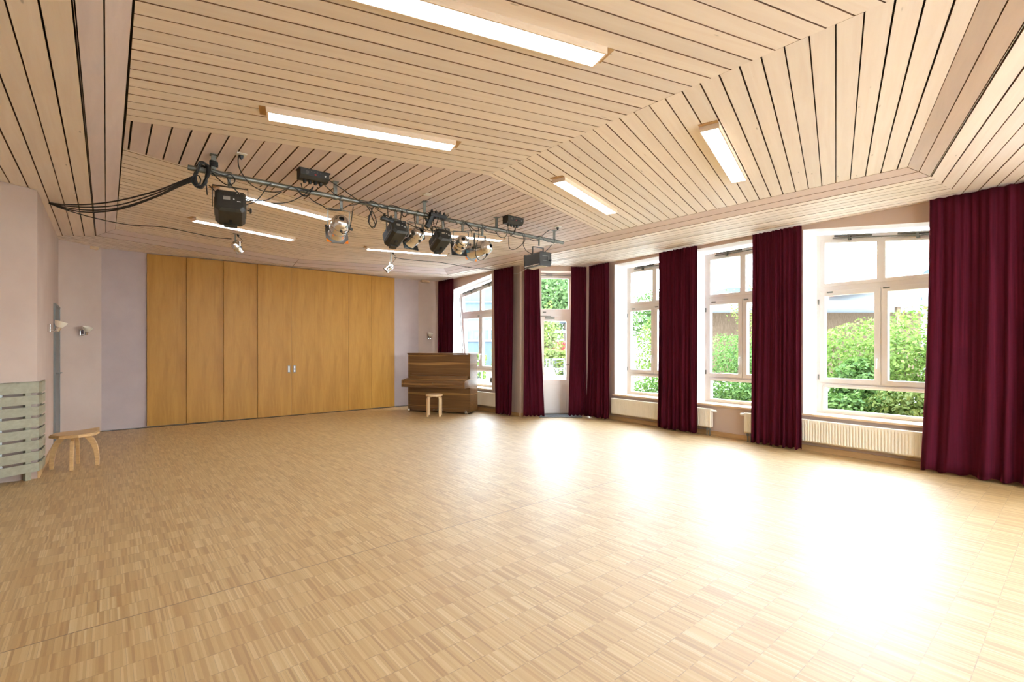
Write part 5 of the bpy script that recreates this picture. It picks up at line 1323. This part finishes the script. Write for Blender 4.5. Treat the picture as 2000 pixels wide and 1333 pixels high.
# red van behind the hedge
VC = room(4.0, 33.0); VQ = lambda x, y, z: VC + room(x, y) + Vector((0, 0, z - .17))
r = empty('red_van', (VC.x, VC.y, -.17), 'red van parked behind the hedge, seen through the door', 'car')
m = MB(); v = [(-2.3, .35), (-2.35, .9), (-2.25, 1.85), (-1.9, 2.02), (.9, 2.02), (1.5, 1.25), (2.3, 1.05), (2.4, .4)]
m.ringbridge([[VQ(x, y, z) for x, z in v] for y in (-.9, .9)]); m.build('body', M['vanred'], r, bevel=.08)
for x0, x1, z0, z1 in ((-.05, .75, 1.2, 1.8), (-1.9, -.3, 1.45, 1.46)):
    m = MB(); m.box(x0, x1, -.915, -.895, z0, z1, VQ); m.build('side_window', M['darkglass'], r)
m = MB(); m.box(-.22, -.14, -.93, -.9, 1.0, 1.12, VQ); m.build('door_handle', M['black'], r)
for x in (-1.5, 1.5):
    for y in (-.88, .88):
        m = MB(); m.lathe([(.2, -.1), (.33, -.1), (.34, .0), (.33, .1), (.2, .1)], VQ(x, y, .34), room(0, 1), 20); m.build('wheel', M['tyre'], r, smooth=True)
# timber shed with a grey roof
SC = room(4.0, 38.0); SQ = lambda x, y, z: SC + room(x, y) + Vector((0, 0, z - .17))
r = empty('shed', (SC.x, SC.y, -.17), 'timber and brick shed with a grey flat roof beyond the red van', 'shed')
m = MB(); m.box(-2.4, 4.6, 0, 5, 0, 2.15, SQ); m.build('brick_wall', M['brick'], r)
m = MB(); m.box(.55, 4.6, -.3, 4.5, 2.0, 3.75, SQ); m.build('timber_wall', M['darkwood'], r)
m = MB(); m.hexa([SQ(-.6, -1.3, 3.55), SQ(5.2, -1.3, 3.55), SQ(5.2, 5, 3.75), SQ(-.6, 5, 3.75), SQ(-.6, -1.3, 3.85), SQ(5.2, -1.3, 3.85), SQ(5.2, 5, 4.05), SQ(-.6, 5, 4.05)]); m.build('roof', M['roofgrey'], r, bevel=.02)
m = MB(); m.hexa([SQ(-3.2, -1.0, 2.75), SQ(.55, -1.0, 2.75), SQ(.55, 3, 3.0), SQ(-3.2, 3, 3.0), SQ(-3.2, -1.0, 2.95), SQ(.55, -1.0, 2.95), SQ(.55, 3, 3.2), SQ(-3.2, 3, 3.2)]); m.build('lower_roof', M['roofgrey'], r, bevel=.02)
for x in (.75, 1.15, 1.55, -2.9):
    m = MB(); m.box(x, x + .14, -.5, -.3, 0, 3.5 if x > 0 else 2.7, SQ); m.build('post', M['darkwood'], r)
# trees
def bigtree(X, Y, rad, cz, hz, n, size, label, sd, mat=None):
    c = room(X, Y); r = empty('tree', (c.x, c.y, -.17), label, 'tree', 'leafy trees across the yard')
    leaves(n, ellip((c.x, c.y, cz), (rad, rad, hz), .7, .5, sd), size, sd, 'foliage', mat or M['leafT'], r, (c.x, c.y, -.17))
    m = MB(); m.tube(smoothpts([(c.x, c.y, -.17), (c.x + .1, c.y, cz * .5), (c.x - .1, c.y + .2, cz)], 5), [.065 * rad * (1 - .06 * i) for i in range(11)], 8)
    for i in range(7):
        a = i * .9; m.tube([(c.x, c.y, cz * (.45 + .05 * i)), (c.x + rad * .5 * math.cos(a), c.y + rad * .5 * math.sin(a), cz + hz * .3)], [.024 * rad, .007 * rad], 6)
    m.build('trunk', M['bark'], r, smooth=True)
bigtree(4.2, 50, 5.2, 6.2, 4.3, 17000, .18, 'large leafy tree filling the pane above the garden door', 61)
bigtree(2.3, 31.2, .9, 2.0, 1.9, 1800, .10, 'slim pale tree at the left edge of the door glass', 62, M['leafY'])
bigtree(-2.62, 18.6, .62, 1.8, 1.5, 1100, .07, 'small pale tree outside the slanted window', 63, M['leafY'])
bigtree(13.5, 43, 3.2, 4.2, 2.8, 5000, .17, 'leafy tree far behind the window nearest the door', 64)

# houses
def house(o, u, w, label, hgt):
    pass
def bx(part, mat, r, f, *b, bevel=0): m = MB(); m.box(*b, f); return m.build(part, mat, r, bevel=bevel)
# pale blue building seen through the slanted window
HC = room(-4.6, 33); HQ = lambda x, y, z: HC + room(x, y) + Vector((0, 0, z - .17))
r = empty('building', (HC.x, HC.y, -.17), 'pale blue building with a dark window band outside the slanted window', 'building')
bx('upper_wall', M['bluewall'], r, HQ, -6, 5.2, .5, 8, 3.55, 6.6); bx('lower_wall', M['greywall'], r, HQ, -6, 5.2, .3, 8, 0, 2.15)
bx('window_band', M['darkglass'], r, HQ, -6, 5.2, .6, 7.9, 2.15, 3.55)
for x in (-5, -3.4, -1.8, -.2, 1.4, 3.0, 4.6): bx('mullion', M['framewhite'], r, HQ, x, x + .12, .5, .62, 2.15, 3.55)
bx('transom', M['framewhite'], r, HQ, -6, 5.2, .5, .62, 2.85, 2.93); bx('cornice', M['housewall'], r, HQ, -6.2, 5.3, .3, 8.1, 4.75, 4.83); bx('window_ledge', M['housewall'], r, HQ, -6, 5.2, .2, .62, 2.05, 2.16)
bx('roof_edge', M['roofgrey'], r, HQ, -6.3, 5.4, .1, 8.3, 6.6, 6.85)
# white house with a red gable roof, far right
K = room(29.0, 34.0); KQ = lambda x, y, z: K + room(x, y) + Vector((0, 0, z - .17))
r = empty('house', (K.x, K.y, -.17), 'white house with a tiled gable roof beyond the bushes at far right', 'house')
bx('wall', M['housewall'], r, KQ, -1.5, 9, 0, 8, 0, 6.4)
m = MB(); m.ringbridge([[KQ(-1.5, y, 6.4) , KQ(9, y, 6.4), KQ(3.75, y, 9.8)] for y in (.02, 8)]); m.build('gable', M['greywall'], r)
for a, b in (((-2.6, 5.85), (3.75, 10.05)), ((3.75, 10.05), (10.1, 5.85))):
    m = MB(); m.hexa([KQ(a[0], -.8, a[1]), KQ(b[0], -.8, b[1]), KQ(b[0], 8.6, b[1]), KQ(a[0], 8.6, a[1]), KQ(a[0], -.8, a[1] + .28), KQ(b[0], -.8, b[1] + .28), KQ(b[0], 8.6, b[1] + .28), KQ(a[0], 8.6, a[1] + .28)]); rf = m.build('roof', M['rooftile'], r)
    m = MB(); m.hexa([KQ(a[0], -.86, a[1] - .25), KQ(b[0], -.86, b[1] - .25), KQ(b[0], -.78, b[1] - .25), KQ(a[0], -.78, a[1] - .25), KQ(a[0], -.86, a[1] + .2), KQ(b[0], -.86, b[1] + .2), KQ(b[0], -.78, b[1] + .2), KQ(a[0], -.78, a[1] + .2)]); sub(m, 'barge_board', M['framewhite'], rf)
for x in (-.2, 2.6, 5.4):
    w_ = bx('window', M['darkglass'] if x > 0 else M['bluewall'], r, KQ, x, x + 1.3, -.05, .05, 3.9, 5.2)
# grey-blue building behind the middle window
K2 = room(20.5, 40.0); K2Q = lambda x, y, z: K2 + room(x, y) + Vector((0, 0, z - .17))
r = empty('building', (K2.x, K2.y, -.17), 'grey-blue building with a white band beyond the middle window', 'building')
bx('wall', M['greywall'], r, K2Q, -2.6, 3.2, 0, 8, 0, 6.6); bx('white_band', M['housewall'], r, K2Q, -2.7, 3.3, -.2, 8, 3.9, 4.6); bx('low_wing', M['housewall'], r, K2Q, -2.7, 6, -3, 0, 0, 3.6)
bx('dark_window', M['darkglass'], r, K2Q, -1.6, .1, -.06, .05, 4.75, 5.6); bx('white_window', M['framewhite'], r, K2Q, 1.0, 1.9, -.06, .05, 5.3, 6.3)
# low shed roofs right behind the bushes
K3 = room(13.5, 21.0); K3Q = lambda x, y, z: K3 + room(x, y) + Vector((0, 0, z - .17))
r = empty('carport', (K3.x, K3.y, -.17), 'low carport with a flat grey roof behind the bushes', 'carport')
bx('roof', M['roofgrey'], r, K3Q, -5.6, 7.0, -.5, 4, 3.35, 3.6); bx('back_wall', M['darkwood'], r, K3Q, -5.4, 6.8, 3, 3.2, 0, 3.35)
for x in (-5.2, -1, 3, 6.6): bx('post', M['darkwood'], r, K3Q, x, x + .14, -.3, -.16, 0, 3.35)

# ------------------------------------------------------------------ light, sky, camera
w = bpy.data.worlds.new('World'); S.world = w; w.use_nodes = True; nt = w.node_tree
bg = nt.nodes['Background']
tc = N(nt, 'ShaderNodeTexCoord'); sp = N(nt, 'ShaderNodeSeparateXYZ'); L(nt, tc.outputs['Generated'], sp.inputs[0])
L(nt, ramp(nt, sp.outputs[2], [(0, (.80, .90, 1.0)), (.6, (.74, .86, 1.0))]), bg.inputs[0])
bg.inputs[1].default_value = SKY
sun = bpy.data.lights.new('Sun', 'SUN'); sun.energy = SUN; sun.angle = math.radians(4); sun.color = (1, .95, .86)
so = bpy.data.objects.new('Sun', sun); COL.objects.link(so)
so.rotation_euler = Vector((.25, -.65, -.75)).to_track_quat('-Z', 'Y').to_euler()
cam = bpy.data.cameras.new('Camera'); co_ = bpy.data.objects.new('Camera', cam); COL.objects.link(co_)
co_.location = (0, 0, 1.4); co_.rotation_euler = (PI / 2, 0, -math.radians(40))
cam.sensor_width = 36; cam.lens = 944 * 36 / 2000; cam.shift_y = 14.5 / 2000; cam.clip_start = .05; cam.clip_end = 500
S.camera = co_
vs = S.view_settings; vs.view_transform = 'Standard'; vs.look = 'None'; vs.exposure = EXPO; vs.gamma = 1; vs.use_curve_mapping = False
cy = S.cycles; cy.use_denoising = True; cy.max_bounces = 10; cy.diffuse_bounces = 5; cy.glossy_bounces = 4; cy.transparent_max_bounces = 12
cy.sample_clamp_indirect = 6; cy.caustics_reflective = False; cy.caustics_refractive = False
